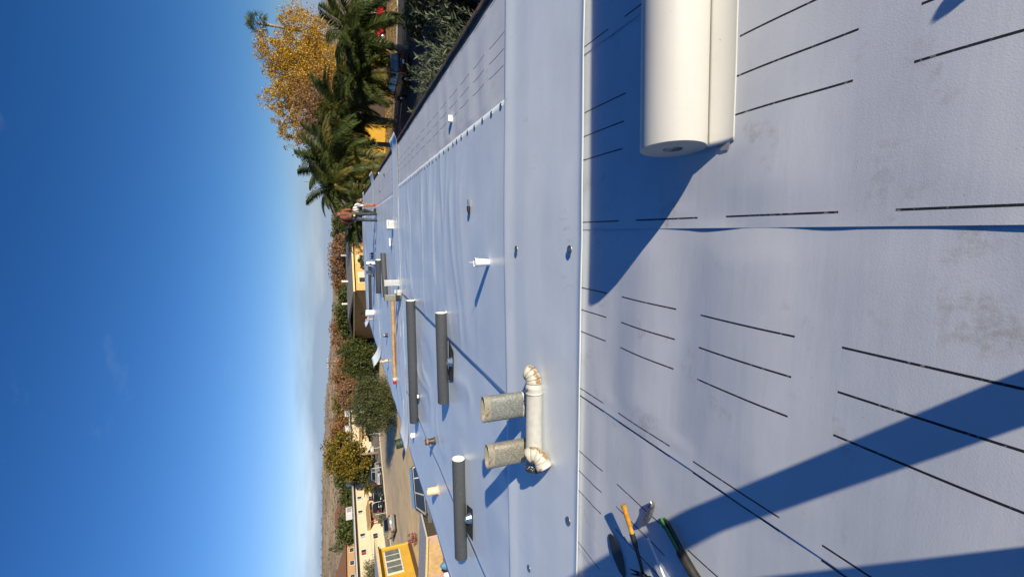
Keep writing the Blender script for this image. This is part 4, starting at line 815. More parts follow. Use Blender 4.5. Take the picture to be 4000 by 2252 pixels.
# palms
def frond_mesh(L, droop, leaf, seed, width=0.66, nl=52):
    r = np.random.default_rng(seed); ts = np.linspace(0.10, 1.0, nl); P = []; N = []; U = []; A = []; B = []
    def pos(t): return np.array([L*t*(1-0.16*t*t), 0, L*(0.42*t - 1.05*droop*t*t)])
    for t in ts:
        p = pos(t); d = unit(pos(min(1, t+0.02)) - pos(t-0.02)); wl = width*L*0.33*(math.sin(math.pi*min(1, t*0.88+0.08))**0.6)*(0.8+0.4*r.random())
        for s in (-1, 1):
            for q in range(2):
                u = unit(np.array([0.45*d[0], s*(0.42+0.3*r.random()), 0.45*d[2] - 0.72 - 0.35*r.random() + 0.62*q]))
                P.append(p + u*wl*0.5); U.append(u); nn = np.cross(u, d); N.append(unit(nn)); A.append(wl*0.5); B.append(0.022*L*0.36)
    vs, f = quadcloud(np.array(P), np.array(N), np.array(U), np.array(A), np.array(B))
    mb = MB(); pts = [tuple(pos(t)) for t in np.linspace(0, 1, 10)]; mb.tube(pts, [0.035*L*0.25*(1.15-t) for t in np.linspace(0, 1, 10)], 5)
    n = len(vs); vs2 = np.concatenate([vs, np.array(mb.v)]); me = bpy.data.meshes.new('frond')
    me.from_pydata([tuple(v) for v in vs2], [], [tuple(q) for q in f] + [tuple(i+n for i in q) for q in mb.f]); me.materials.append(leaf); return me
FR = [frond_mesh(1.0*4, dr, LM['frond'], i) for i, dr in enumerate((0.42, 0.62, 0.80, 0.55, 1.0))]
FRY = [frond_mesh(1.0*4, dr, LM['frondy'], 20+i) for i, dr in enumerate((0.75, 1.0))]
sheath = mat('palm_sheath', (0.30, 0.19, 0.09), 0.85, var=0.35, vscale=4, bump=0.6, bscale=10); palmb = mat('ringed_palm_trunk', (0.33, 0.28, 0.21), 0.9, var=0.25, vscale=3, bump=0.5, bscale=20)
def palm(label, base, crown, L, nf, seed, r=0.2, yellowed=0.2, spear=True, group='feather palms by the roof edge', name='palm_tree', zmin=-0.55, zmax=1.35):
    q = random.Random(seed); x, y, z = base; root = thing(name, label, 'palm', (x, y, z), 0, group); c = Vector(crown)-Vector(base)
    mb = MB(); npt = 14; pts = []; rad = []
    for i in range(npt+1):
        t = i/npt; p = Vector((c.x*t*t, c.y*t*t, c.z*t)); pts += [tuple(p), tuple(p + Vector((0, 0, c.z/npt*0.85)))]; rad += [r*(1.25-0.35*t)*1.05, r*(1.25-0.35*t)*0.96]
    mb.tube(pts[:-1], rad[:-1], 14).build('trunk', palmb, root, smooth=True)
    MB().tube([tuple(c - Vector((0, 0, 0.3))), tuple(c), tuple(c + Vector((0, 0, 0.55)))], [r*1.0, r*1.25, r*0.5], 12).build('crownshaft', sheath, root, smooth=True)
    nf = int(nf*1.45)
    for i in range(nf):
        el = zmin + (zmax-zmin)*((i+0.5)/nf)**0.9; az = i*2.399963 + q.uniform(-.25, .25)
        me = q.choice(FRY) if q.random() < yellowed*(1.4 - i/nf) else q.choice(FR)
        o = bpy.data.objects.new('frond', me); COL.objects.link(o); o.parent = root; o.location = c + Vector((0, 0, 0.15+0.3*i/nf))
        s = L/4*q.uniform(0.58, 1.05); o.scale = (s, s, s); o.rotation_euler = (q.uniform(-.5, .5), -el + 0.25 + q.uniform(-.15, .15), az)
    if spear: MB().tube([tuple(c), tuple(c + Vector((0.05*L, 0, 0.75*L)))], [0.05, 0.012], 6).build('spear_leaf', LM['frond'], root)
    return root
palm('leaning feather palm with pale ringed trunk, nearest the red pickup', (15.6, 39.6, G), (16.9, 41.0, -0.9), 5.6, 26, 3, 0.26, 0.12)
palm('low feather palm with split pale stems, left of the leaning ringed palm', (13.9, 39.2, G), (13.4, 40.6, -1.2), 4.0, 26, 4, 0.2, 0.15)
palm('feather palm hanging over the yellow garage wall', (11.6, 47.8, G), (11.9, 47.6, 0.2), 4.9, 30, 5, 0.2, 0.12)
palm('feather palm left of the dark garage opening, fronds over the bare trunk', (8.9, 46.5, G), (8.6, 46, 0.9), 4.7, 30, 6, 0.2, 0.2)
palm('tall feather palm with upright spear leaf, middle of the palm row', (5.6, 40.2, G), (5.9, 40.0, 0.9), 4.6, 32, 7, 0.22, 0.15)
palm('feather palm with one long frond arching out over the sky', (3.6, 36.3, G), (3.5, 36.0, 1.3), 3.4, 24, 8, 0.2, 0.1)
palm('short dense feather palm just behind the roofers', (2.6, 33.9, G), (2.2, 33.9, -0.5), 2.6, 24, 9, 0.2, 0.35, False)
palm('bushy feather palm behind the roofers with yellowing lower fronds', (0.6, 35.2, G), (0.5, 35.4, -0.3), 2.3, 22, 10, 0.2, 0.4, False)
palm('feather palm with brown leaf bases close to the roof edge', (4.6, 37.0, G), (4.7, 37.2, -1.4), 2.7, 20, 11, 0.22, 0.5, False)
# fan palm far behind
root = thing('fan_palm', 'fan palm whose round crown pokes out above the yellow cottonwood', 'palm', (31.6, 80, G), 0)
MB().tube([(0, 0, 0), (0, 0, 8), (0, 0, 16.7)], [0.3, 0.24, 0.2], 10).build('trunk', palmb, root, smooth=True)
q = random.Random(4)
for i in range(26):
    az = i*2.4; el = -0.7 + 2.0*i/26; mb = MB(); d = Vector((math.cos(az)*math.cos(el), math.sin(az)*math.cos(el), math.sin(el))); s = d.cross(Vector((0, 0, 1))).normalized(); u = s.cross(d)
    h = d*1.05
    for k in range(11):
        a = (k-5)*0.27; e = h + (d*math.cos(a) + s*math.sin(a))*1.15 - Vector((0, 0, 0.3*abs(a))); w = (s*math.cos(a) - d*math.sin(a))*0.07
        mb.add([h, e*0.6+h*0.4+w, e, e*0.6+h*0.4-w], [(0, 1, 2, 3)])
    mb.tube([(0, 0, 0), tuple(h)], 0.02, 4); mb.build('fan_leaf', LM['frond'], root, loc=(0, 0, 16.7))
# dark evergreens in the shade right of the roof, junipers against the gutter
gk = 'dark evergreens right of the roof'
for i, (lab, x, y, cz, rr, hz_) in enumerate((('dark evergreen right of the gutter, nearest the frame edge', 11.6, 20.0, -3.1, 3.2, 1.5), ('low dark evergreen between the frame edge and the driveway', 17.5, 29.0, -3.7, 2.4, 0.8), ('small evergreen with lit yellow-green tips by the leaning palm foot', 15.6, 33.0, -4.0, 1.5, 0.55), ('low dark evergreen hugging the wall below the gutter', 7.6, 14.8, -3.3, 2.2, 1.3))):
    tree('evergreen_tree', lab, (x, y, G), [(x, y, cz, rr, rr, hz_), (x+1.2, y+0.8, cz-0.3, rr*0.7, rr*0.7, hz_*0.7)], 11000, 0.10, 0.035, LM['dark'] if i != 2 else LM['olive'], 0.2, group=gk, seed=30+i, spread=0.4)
for i, (x, y, cz) in enumerate(((19.5, 2, -1.2), (27, 10, -0.2), (17, -9, -2.2), (32, 19, -0.2))):  # unseen trees, added to throw shade over the driveway side
    tree('added_shade_tree', ['unseen evergreen added right of the frame to shade the driveway', 'second unseen evergreen added right of the frame for shade', 'third unseen evergreen added for shade, behind the camera on the right', 'fourth unseen evergreen, added to shade the far driveway end'][i], (x, y, G), [(x, y, cz, 4.6, 5.0, 2.6 if i != 2 else 1.7)], 8000, 0.3, 0.18, LM['dark'], 0.3, group='unseen evergreens added for shade', seed=40+i, spread=0.4)
def juniper(label, x, y, top, r, seed, n=6500):
    root = thing('juniper_bush', label, 'bush', (x, y, G), 0, 'junipers along the gutter'); q = np.random.default_rng(seed); h = top-G
    nb = 40; P = []; U = []
    for b_ in range(nb):
        az = q.random()*6.28; rr = r*(0.25+0.75*q.random()); tip = np.array([math.cos(az)*rr, math.sin(az)*rr, h*(0.70+0.32*q.random())]); st = np.array([math.cos(az)*rr*0.25, math.sin(az)*rr*0.25, h*0.25])
        t = q.random((n//nb, 1)); c = st + (tip-st)*t**0.7; d = unit(tip-st); off = q.normal(size=c.shape)*np.array([0.09, 0.09, 0.04])*(1.25-t); P.append(c+off); U.append(unit(d*0.9 + unit(off)*0.7 + q.normal(size=c.shape)*0.25))
    P = np.concatenate(P); U = np.concatenate(U); N = unit(np.cross(U, q.normal(size=U.shape))); s = 0.6+0.8*q.random(len(P))
    vs, f = quadcloud(P, N, U, 0.085*s, 0.015*s); fastmesh('sprays', vs, f, LM['juniper'], root)
    MB().tube([(0, 0, 0), (0, 0, h*0.5)], [0.08, 0.04], 7).build('trunk', barkm, root); return root
for i, (lab, x, y, tp, r) in enumerate((('juniper with pointed grey-green sprays, tallest of the row along the gutter', 3.7, 10.3, -0.15, 1.25), ('juniper between the tallest one and the near gutter end', 3.5, 8.2, -0.45, 1.05), ('small juniper spray nearest the frame edge along the gutter', 3.3, 6.0, -0.7, 0.8), ('juniper at the far end of the row along the gutter', 3.8, 12.8, -0.5, 1.1))): juniper(lab, x, y, tp, r, 60+i)
# left and middle trees
tree('olive_tree', 'round dense olive-green tree beside the roof edge, long shadow on the lot', (-20.8, 51.0, G), [(-20.3, 51, -1.75, 3.3, 3.2, 2.5), (-18.6, 50.5, -1.9, 1.8, 2, 2.0), (-22.2, 51.5, -2.3, 1.9, 2, 1.9)], 17000, 0.16, 0.035, LM['olive'], 0.25, seed=70, up=-0.5, spread=0.36)
tree('yellowing_tree', 'yellow-topped green tree standing in front of the cream building', (-43.2, 84, G), [(-42.6, 85, 2.0, 3.9, 3.6, 3.2), (-45.0, 84.5, 0.4, 3.0, 3, 3.0)], 9000, 0.22, 0.13, LM['ygreen'], 0.22, palebark, seed=71, limbs=26)
tree('leafy_tree', 'darker green tree right beside the yellow-topped one, over the white sedan', (-46.8, 86, G), [(-46.6, 86, -0.8, 2.9, 3, 2.5)], 5000, 0.2, 0.13, LM['green'], 0.2, seed=72)
tree('pepper_tree', 'drooping green pepper tree left of the dark carport', (-22.3, 77.5, G), [(-22.5, 78, -1.4, 3.6, 3, 3.1), (-20.0, 79, 0.2, 2.2, 2, 1.8)], 9000, 0.26, 0.07, LM['green'], 0.25, seed=73, up=-0.6)
gb = 'trees behind the buildings'
for i, (nm, lab, x, y, cl, n, lf, sz) in enumerate((
 ('leafy_tree', 'broad green tree rising behind the shaded wall of the tan building', -18.5, 110, [(-18.5, 110, -0.3, 6.6, 4, 3.0), (-23, 111, -0.6, 4, 3, 2.6)], 9000, 'green', 0.28),
 ('bronze_tree', 'bronze autumn tree farthest back left of the tan building', -32, 138, [(-32, 138, 1.2, 8, 5, 3.2), (-27, 137, 0, 5, 4, 2.6)], 6000, 'brown', 0.3),
 ('bronze_tree', 'rusty brown tree above the orange wooden gate', -39, 120, [(-38.5, 120, 0.6, 6.6, 5, 3.3), (-34, 119, -0.5, 4, 3, 2.8)], 6500, 'brown', 0.27),
 ('bronze_tree', 'low russet tree line right behind the tan building roof', -11, 150, [(-11, 150, 1.6, 9, 5, 2.9), (-18, 151, 0.6, 5, 4, 2.4)], 6000, 'brown', 0.3),
 ('leafy_tree', 'dark green tree behind the standing roofer', 0.8, 140, [(0.8, 140, 1.0, 5, 4, 2.6)], 4500, 'green', 0.28),
 ('bronze_tree', 'reddish bush-like tree behind the tan roof, near the standing roofer', -4.5, 132, [(-4.8, 132, 1.4, 4, 3, 2.2)], 3000, 'pink', 0.26),
 ('pink_tree', 'small tree with pinkish dry leaves right of the cream building', -39.5, 108, [(-39, 108, -0.2, 3.6, 3, 3.0)], 4500, 'pink', 0.22),
 ('bronze_tree', 'yellow-brown tree rising over the far cream roof end', -57, 146, [(-57, 146, 1.8, 5, 4, 3.0)], 3500, 'ygreen', 0.3),
 ('bronze_tree', 'olive-brown tree over the middle of the cream roof', -65, 142, [(-65, 142, 2.2, 7.5, 5, 3.2)], 5000, 'brown', 0.3),
 ('leafy_tree', 'green tree behind the cream roof next to the yellow-topped tree', -60, 108, [(-60, 108, 1.0, 3.6, 3, 3.0)], 4500, 'green', 0.24),
 ('leafy_tree', 'low wide green tree behind the cream roof with brown tinges', -66, 106, [(-66, 106, 0.6, 5.5, 3, 2.2)], 5000, 'green', 0.24),
 ('leafy_tree', 'tall dark green tree just right of the brown hip roofs', -68, 99, [(-68, 99, 0.5, 3.8, 3, 3.0)], 5500, 'green', 0.24))):
    tree(nm, lab, (x, y, G), cl, n, sz, sz*0.55, LM[lf], 0.22, group=gb, seed=80+i, limbs=16, twigs=2)
tree('cypress_tree', 'slim pointed cypress in front of the brown hip roofs', (-76, 104, G), [(-76, 104, 1.4, 1.0, 1.0, 3.2), (-76, 104, 4.0, 0.5, 0.5, 1.8)], 4500, 0.3, 0.1, LM['greyg'], 0.15, seed=95, up=1.0, spread=0.5, limbs=4)
tree('round_bush', 'round grey-green bush against the cream wall near the yellow house', (-50.6, 62.5, G), [(-50.6, 62.5, -2.2, 1.5, 1.5, 1.6)], 2600, 0.16, 0.04, LM['greyg'], 0.08, group='bushes by the buildings', seed=96, up=0.6, limbs=6)
tree('flower_bush', 'pink flowering bush at the corner of the yellow house', (-27.3, 36.2, G), [(-27.3, 36.2, -3.85, 0.42, 0.42, 0.5)], 800, 0.045, 0.03, LM['flower'], 0.05, group='bushes by the buildings', seed=97, limbs=5)
tree('low_bush', 'low dry bush in front of the black parked car', (-47.2, 68.6, G), [(-47.2, 68.6, -3.9, 1.1, 0.8, 0.55)], 900, 0.12, 0.06, LM['greyg'], 0.04, group='bushes by the buildings', seed=98, limbs=4)
palm('small scrubby palm between the silver pickup and the porch', (-45.4, 75.5, G), (-45.4, 75.6, -2.6), 1.7, 18, 12, 0.14, 0.5, False, 'small palms on the lot', 'scrub_palm')
# hillside scrub too small to tell apart
r = np.random.default_rng(5); P = []
while len(P) < 2600:
    a = math.radians(r.uniform(-10, 48)); d = 150*(620/150)**r.random(); x, y = -math.sin(a)*d, math.cos(a)*d; P.append((x, y, hill_h(x, y)+0.5))
P = np.repeat(np.array(P), 7, 0); P = P + r.normal(size=P.shape)*np.array([0.7, 0.7, 0.4]); N = unit(r.normal(size=P.shape)); U = unit(np.cross(N, r.normal(size=P.shape)))
vs, f = quadcloud(P, N, U, 0.35+0.4*r.random(len(P)), 0.2+0.25*r.random(len(P)))
o = fastmesh('hillside_scrub', vs, f, leafmat('scrub_leaf', [(0.07, 0.06, 0.03), (0.12, 0.10, 0.05), (0.17, 0.13, 0.07)], 0.1)); o['kind'] = 'stuff'; o['label'] = 'sparse dry scrub dotting the brown hillside'; o['category'] = 'scrub'
r = np.random.default_rng(6); P = []
while len(P) < 5200:
    x, y = r.uniform(3, 44), r.uniform(44, 61)
    if y > 50.5 - (x-9)*0.3 and r.random() < 0.9 or r.random() < 0.05: P.append((x, y, G+0.03+0.03*r.random()))
P = np.array(P); N = unit(np.array([0, 0, 1.0]) + 0.5*r.normal(size=P.shape)); U = unit(np.cross(N, r.normal(size=P.shape)))
vs, f = quadcloud(P, N, U, 0.07+0.05*r.random(len(P)), 0.05+0.03*r.random(len(P)))
o = fastmesh('fallen_leaves', vs, f, LM['yellow']); o['kind'] = 'stuff'; o['label'] = 'fallen yellow leaves scattered over the path under the palms'; o['category'] = 'leaves'

# ------------------------------------------------------------------ buildings
glass = mat('window_glass', (0.035, 0.045, 0.055), 0.08, var=0.2, vscale=2, spec=0.8); creamw = mat('cream_stucco', (0.72, 0.60, 0.41), 0.9, var=0.05, vscale=0.6, bump=0.3, bscale=20)
fasc = mat('dark_fascia', (0.055, 0.028, 0.03), 0.7); palef = mat('pale_roof_edge', (0.55, 0.52, 0.45), 0.8, var=0.1); tanroof = mat('tan_porch_roof', (0.42, 0.28, 0.13), 0.9, var=0.15, vscale=2)
whitef = mat('white_frame', (0.70, 0.68, 0.63), 0.6); redw = mat('red_woodwork', (0.35, 0.06, 0.03), 0.6, var=0.15); blind = mat('window_blind', (0.48, 0.46, 0.42), 0.8, var=0.12, vscale=2)
def window(parent, x, z, w=1.3, h=0.85, kind=0, y=0.0):
    f = MB().box((0, -0.02, 0), (w+0.12, 0.05, h+0.12)).build('window', whitef, parent, loc=(x, y, z), bevel=0.01)
    for s_ in (-1, 1): MB().box((s_*w/4, -0.051, 0), (w/2-0.05, 0.012, h-0.05)).build('pane', (glass, blind, redw)[kind if s_ < 0 else 0], f)
    MB().box((0, -0.07, -h/2-0.08), (w+0.2, 0.10, 0.05)).build('sill', whitef, f)
ang = math.atan2(68, 2.2)
cb = thing('cream_building', 'long two-storey cream stucco building across the lot, dark line under its eave', 'building', (-53.2, 60, G), ang)
HB = 4.55
MB().box((28, 4.6, HB/2), (104, 9.0, HB)).build('wall', creamw, cb)
MB().box((28, 0.02, HB-0.10), (104.4, 0.22, 0.34)).build('fascia', fasc, cb)
MB().box((28, 4.5, HB+0.17), (105, 10.2, 0.20)).build('roof', palef, cb)
MB().box((28, 0.08, 2.22), (104, 0.03, 0.05)).build('floor_line', mat('floor_line_trim', (0.5, 0.41, 0.28), 0.9), cb)  # thin strip a little darker than the cream wall
for x, z, k in ((58.2, 4.0, 2), (33.9, 3.85, 0), (29.9, 3.75, 2), (24.5, 3.6, 1), (20.1, 3.6, 1), (13.6, 3.5, 1), (9.6, 3.5, 2), (2.0, 3.5, 0), (57.2, 1.75, 2), (23.9, 1.5, 0), (12.9, 1.4, 0), (9.5, 1.35, 2), (39.5, 3.8, 0), (46, 3.9, 0)): window(cb, x, z, 1.25, 0.8, k, 0.08)
def porch(x0, x1, z=2.3):
    r_ = MB().add([(x0, 0.1, z+0.35), (x1, 0.1, z+0.35), (x1+0.3, -1.7, z-0.15), (x0-0.3, -1.7, z-0.15), (x0, 0.1, z-0.2), (x1, 0.1, z-0.2), (x1+0.3, -1.7, z-0.3), (x0-0.3, -1.7, z-0.3)],
             [(0, 1, 2, 3), (7, 6, 5, 4), (0, 3, 7, 4), (1, 5, 6, 2), (3, 2, 6, 7)]).build('porch_roof', tanroof, cb)
    n_ = max(2, int((x1-x0)/2.2)+1)
    for i in range(n_): MB().box((x0 + (x1-x0)*i/(n_-1), -1.55, (z-0.3)/2), (0.12, 0.12, z-0.3)).build('porch_post', redw, cb)
    d = MB().box(((x0+x1)/2, 0.06, 1.0), (0.95, 0.06, 2.0)).build('door', redw, cb); MB().lathe([(0.04, 0), (0.04, 0.05), (0.0005, 0.06)], 8, (-0.36+(x0+x1)/2, 0.03, 1.0), Euler((math.pi/2, 0, 0)).to_matrix()).build('handle', galv3, d)
porch(25.6, 29.2); porch(14.7, 20.8); porch(47.9, 53.6); porch(35.5, 38.5)
for i in range(7): MB().box((21.4+0.33*i, -1.2, 0.5), (0.08, 0.05, 0.9-0.05*i)).build('railing_bar', redw, cb)
acw = mat('cooler_white', (0.60, 0.58, 0.60), 0.6, var=0.08)
for i, (x, lab) in enumerate(((68.6, 'boxy white rooftop cooler farthest along the cream roof'), (58.9, 'white rooftop cooler, right one of the close pair on the cream roof'), (54.8, 'white rooftop cooler, left one of the close pair on the cream roof'), (33.4, 'white rooftop cooler with vent behind the yellow-topped tree'), (22.8, 'largest white rooftop cooler, nearest on the cream roof'))):
    c_, s_ = math.cos(ang), math.sin(ang); lx, ly = x, 1.6
    t = thing('rooftop_cooler', lab, 'cooler', (-53.2 + c_*lx - s_*ly, 60 + s_*lx + c_*ly, G+HB+0.27), ang, 'coolers on the cream roof')
    k = 1.25 if i == 4 else 1.0
    MB().box((0, 0, 0.62*k), (1.5*k, 1.2*k, 0.95*k)).build('housing', acw, t, bevel=0.06)
    MB().box((0, -0.605*k, 0.62*k), (1.1*k, 0.02, 0.6*k)).build('grille', mat('grille_grey', (0.33, 0.33, 0.34), 0.6), t)
    for sx in (-1, 1):
        for sy in (-1, 1): MB().box((sx*0.6*k, sy*0.45*k, 0.08*k), (0.08, 0.08, 0.16*k)).build('leg', galv3, t)
    MB().tube([(0.3, -0.62*k, 0.4), (0.3, -0.75*k, 0.3), (0.3, -0.75*k, 0.0)], 0.03, 6).build('drain_pipe', dark, t)
# tan building mid distance, corner towards us
tanw = mat('tan_stucco', (0.55, 0.33, 0.13), 0.9, var=0.07, vscale=0.8, bump=0.3, bscale=18); greyroof = mat('grey_shingle', (0.20, 0.19, 0.18), 0.9, var=0.15, vscale=3)
tb_ = thing('tan_building', 'tan stucco building with low grey roof, one wall lit and one in shade', 'building', (-8.9, 70, G), math.radians(46.2))
HT = 4.0
MB().box((10, 6.9, HT/2), (20, 13.8, HT)).build('wall', tanw, tb_)
MB().prism([(-0.9, 3.98), (-0.9, 4.16), (6.9, 5.0), (14.7, 4.16), (14.7, 3.98), (6.9, 4.7)], -0.9, 20.9, 'x').build('roof', greyroof, tb_)
MB().box((10, -0.92, 4.06), (21.8, 0.05, 0.24)).build('eave_board', mat('yellow_cream_trim', (0.72, 0.55, 0.25), 0.7), tb_)
MB().box((-0.93, 6.9, 4.06), (0.05, 15.6, 0.22)).build('eave_board', mat('yellow_cream_trim', (0.72, 0.55, 0.25), 0.7), tb_)
cream = mat('cream_frame', (0.75, 0.58, 0.28), 0.7)
for x, z, w in ((2.6, 2.72, 2.1), (6.6, 2.85, 1.6), (11, 2.8, 1.6), (15, 2.8, 1.6)):
    f = MB().box((0, -0.02, 0), (w+0.25, 0.06, 1.25)).build('window', cream, tb_, loc=(x, 0, z))
    for s_ in (-1, 1): MB().box((s_*w/4, -0.055, 0), (w/2-0.1, 0.012, 0.95)).build('pane', blind if s_ > 0 else glass, f)
lm = MB().box((-0.05, 6.2, 2.9), (0.1, 0.3, 0.06)).build('wall_lamp', blackp, tb_); MB().box((-0.28, 6.2, 2.75), (0.35, 0.3, 0.10)).build('lamp_head', galv3, lm)
for i, (x, y) in enumerate(((6, 5), (8.2, 7.5), (3.5, 8), (13, 6))):
    t = thing('roof_vent', ('short grey vent pipe on the tan building roof, right of the others', 'white vent stack at the ridge of the tan building roof', 'small white vent on the shaded end of the tan roof', 'grey vent pipe far along the tan roof')[i], 'vent', (-8.9 + x*math.cos(0.806) - y*math.sin(0.806), 70 + x*math.sin(0.806) + y*math.cos(0.806), G+4.5+0.03*y), 0, 'vents on the tan roof')
    MB().lathe([(0.16, 0), (0.16, 0.9), (0.24, 0.95), (0.24, 1.05), (0.0005, 1.2)], 12).build('pipe', galv3 if i % 2 else whitef, t)
t = thing('fallen_plant', 'leafy shrub growing against the lit tan wall windows', 'shrub', (-4.3, 72.5, G)); vs, f, _c = foliage([(0, 0, 2.2, 1.0, 0.8, 1.1)], 900, 0.14, 0.07, 0, 3); fastmesh('foliage', vs, f, LM['green'], t); MB().tube([(0, 0, 0), (0, 0, 2)], [0.06, 0.03], 6).build('stem', barkm, t)
t.name = 'wall_shrub'
# dark carport and firewood
t = thing('carport', 'low dark carport between the tan building and the pepper tree', 'carport', (-25.2, 92.5, G), math.radians(20))
MB().box((0, 0, 2.65), (8.5, 6, 0.18)).build('roof', greyroof, t); MB().box((0, 2.9, 1.3), (8.3, 0.12, 2.6)).build('back_wall', mat('dark_shade_boards', (0.06, 0.045, 0.03), 0.9), t)  # carport walls coloured near black for the deep shade inside
MB().box((-4.1, 0, 1.3), (0.12, 5.8, 2.6)).build('side_wall', mat('dark_shade_boards', (0.06, 0.045, 0.03), 0.9), t); MB().box((4.1, 0, 1.3), (0.12, 5.8, 2.6)).build('side_wall', mat('dark_shade_boards', (0.06, 0.045, 0.03), 0.9), t)
for x in (-4, 0, 4): MB().box((x, -2.9, 1.3), (0.14, 0.14, 2.6)).build('post', barkm, t)
t = thing('firewood_pile', 'heap of cut firewood in front of the dark carport', 'firewood', (-22.6, 86.5, G), 0.4); wood = mat('cut_wood', (0.48, 0.30, 0.14), 0.9, var=0.25, vscale=6)
lg = MB().tube([(0, -0.25, 0), (0, 0.25, 0)], 0.13, 9).mesh('log', wood); q = random.Random(2)
for i in range(26):
    o = bpy.data.objects.new('log', lg); COL.objects.link(o); o.parent = t; o.location = (q.uniform(-1.6, 1.6), q.uniform(-.5, .5), 0.12 + 0.22*int(q.random()*4*(1-abs(i-13)/20))); o.rotation_euler = (q.uniform(-.3, .3), q.uniform(-.3, .3), q.uniform(-.9, .9)); s_ = q.uniform(.8, 1.5); o.scale = (s_, s_, s_)
t = thing('wooden_gate', 'orange-brown wooden gate of planks left of the pepper tree', 'gate', (-29.6, 88.2, G), math.radians(12)); gw = mat('orange_planks', (0.46, 0.19, 0.06), 0.8, var=0.15, vscale=4)
for i in range(9): MB().box((-1.3+0.325*i, 0, 0.95 + 0.015*(i % 3)), (0.30, 0.04, 1.75)).build('plank', gw, t, bevel=0.008)
for z in (0.45, 1.45): MB().box((0, -0.05, z), (2.95, 0.05, 0.11)).build('rail', mat('dark_rail', (0.12, 0.06, 0.03), 0.8), t)
# yellow house right behind the palms
yel = mat('yellow_stucco', (0.62, 0.36, 0.035), 0.85, var=0.08, vscale=0.8, bump=0.25, bscale=15)
t = thing('yellow_garage', 'yellow garage wall with dark opening behind the palms', 'building', (13.5, 60.2, G), math.radians(-6))
for x0, x1 in ((-7.5, -6.6), (-3.2, 0.4), (5.0, 12.0)): MB().box(((x0+x1)/2, 0.1, 1.45), (x1-x0, 0.25, 2.9)).build('wall', yel, t)
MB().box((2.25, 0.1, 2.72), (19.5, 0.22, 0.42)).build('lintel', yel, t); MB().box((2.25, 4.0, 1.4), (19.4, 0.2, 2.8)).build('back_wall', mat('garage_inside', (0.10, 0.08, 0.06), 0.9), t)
MB().box((2.25, 2.4, 3.05), (20.6, 7.0, 0.22)).build('roof', greyroof, t); MB().box((-4.9, 0.16, 1.1), (3.3, 0.05, 2.2)).build('opening_shade_panel', mat('opening_shade', (0.035, 0.035, 0.04), 0.5), t)  # the dark panel paints the shade inside the garage opening
MB().box((2.7, 0.16, 1.1), (4.4, 0.05, 2.2)).build('opening_shade_panel', mat('opening_shade_brown', (0.07, 0.045, 0.025), 0.7), t)  # second opening, its shade painted as a brown-black panel
# yellow house near left, low shed and yard
d = Vector((0.12, -1)).normalized(); yh = thing('yellow_house', 'bright yellow house at the lower corner with a four-pane white window', 'building', (-30.72, 40.21, G), math.atan2(-d.x*0+d.y, d.x))
# local +x runs along the wall towards us, +y is the lit side
MB().box((7.0, -3.6, 1.63), (14, 7.2, 3.26)).build('wall', yel, yh)
MB().box((7.0, -3.4, 3.42), (15.0, 8.6, 0.20)).build('roof', mat('pale_grey_roof', (0.42, 0.42, 0.42), 0.8, var=0.1), yh); MB().box((7.0, 0.93, 3.36), (15.0, 0.06, 0.22)).build('eave_board', cream, yh)
MB().box((0.02, 0.02, 1.6), (0.14, 0.14, 3.2)).build('corner_board', mat('yellow_trim', (0.70, 0.42, 0.05), 0.8), yh)
f = MB().box((2.42, 0.03, 1.98), (3.55, 0.07, 1.52)).build('window', whitef, yh)
for i in range(4): MB().box((0.98+0.85*i + (0.12 if i > 1 else 0), 0.07, 1.98), (0.74, 0.012, 1.28)).build('pane', mat('grey_glass', (0.16, 0.19, 0.17), 0.15, var=0.2, vscale=1.5), f)
MB().box((4.0, 0.02, 0.18), (7.9, 0.06, 0.36)).build('base_course', mat('dark_base', (0.10, 0.05, 0.02), 0.9), yh)
shed = thing('low_shed', 'low shed with flat grey roof and tan board front by the lot', 'shed', (-18.4, 24.05, G), math.radians(172))
MB().box((6, -1.05, 1.42), (12.4, 2.3, 0.10)).build('roof', mat('pale_grey_roof', (0.42, 0.42, 0.42), 0.8, var=0.1), shed, bevel=0.01)
MB().box((6, 0.11, 1.40), (12.4, 0.04, 0.14)).build('eave_board', cream, shed)
bd = mat('tan_boards', (0.62, 0.42, 0.20), 0.85, var=0.12, vscale=3); bd2 = mat('pinkish_boards', (0.60, 0.40, 0.29), 0.85, var=0.1, vscale=3)
for i in range(20): MB().box((0.3+0.6*i, -0.12, 0.68), (0.585, 0.05, 1.34)).build('board', bd if i % 5 else bd2, shed, bevel=0.006)
MB().box((6, -1.1, 0.66), (11.8, 1.8, 1.30)).build('shed_core', mat('dark_shade_boards', (0.06, 0.045, 0.03), 0.9), shed)
def yard(label, name, cat, x, y, build): t = thing(name, label, cat, (x, y, G), 0.2); build(t); return t
def teal(t):
    MB().grid(lambda u, v: ((u-.5)*0.55, (v-.5)*0.45, 0.78 + 0.10*nz3(u*3, v*3, 2) - 0.55*max(0, abs(v-.5)-.3) - 0.6*max(0, abs(u-.5)-.32)), 12, 12).build('cover', mat('teal_tarp', (0.03, 0.45, 0.38), 0.5, var=0.2), t, smooth=True, solid=0.01)
    for sx in (-1, 1):
        for sy in (-1, 1): MB().box((sx*0.2, sy*0.16, 0.36), (0.05, 0.05, 0.72)).build('leg', barkm, t)
yard('teal cloth thrown over a small stand in front of the shed boards', 'covered_stand', 'stand', -22.4, 23.2, teal)
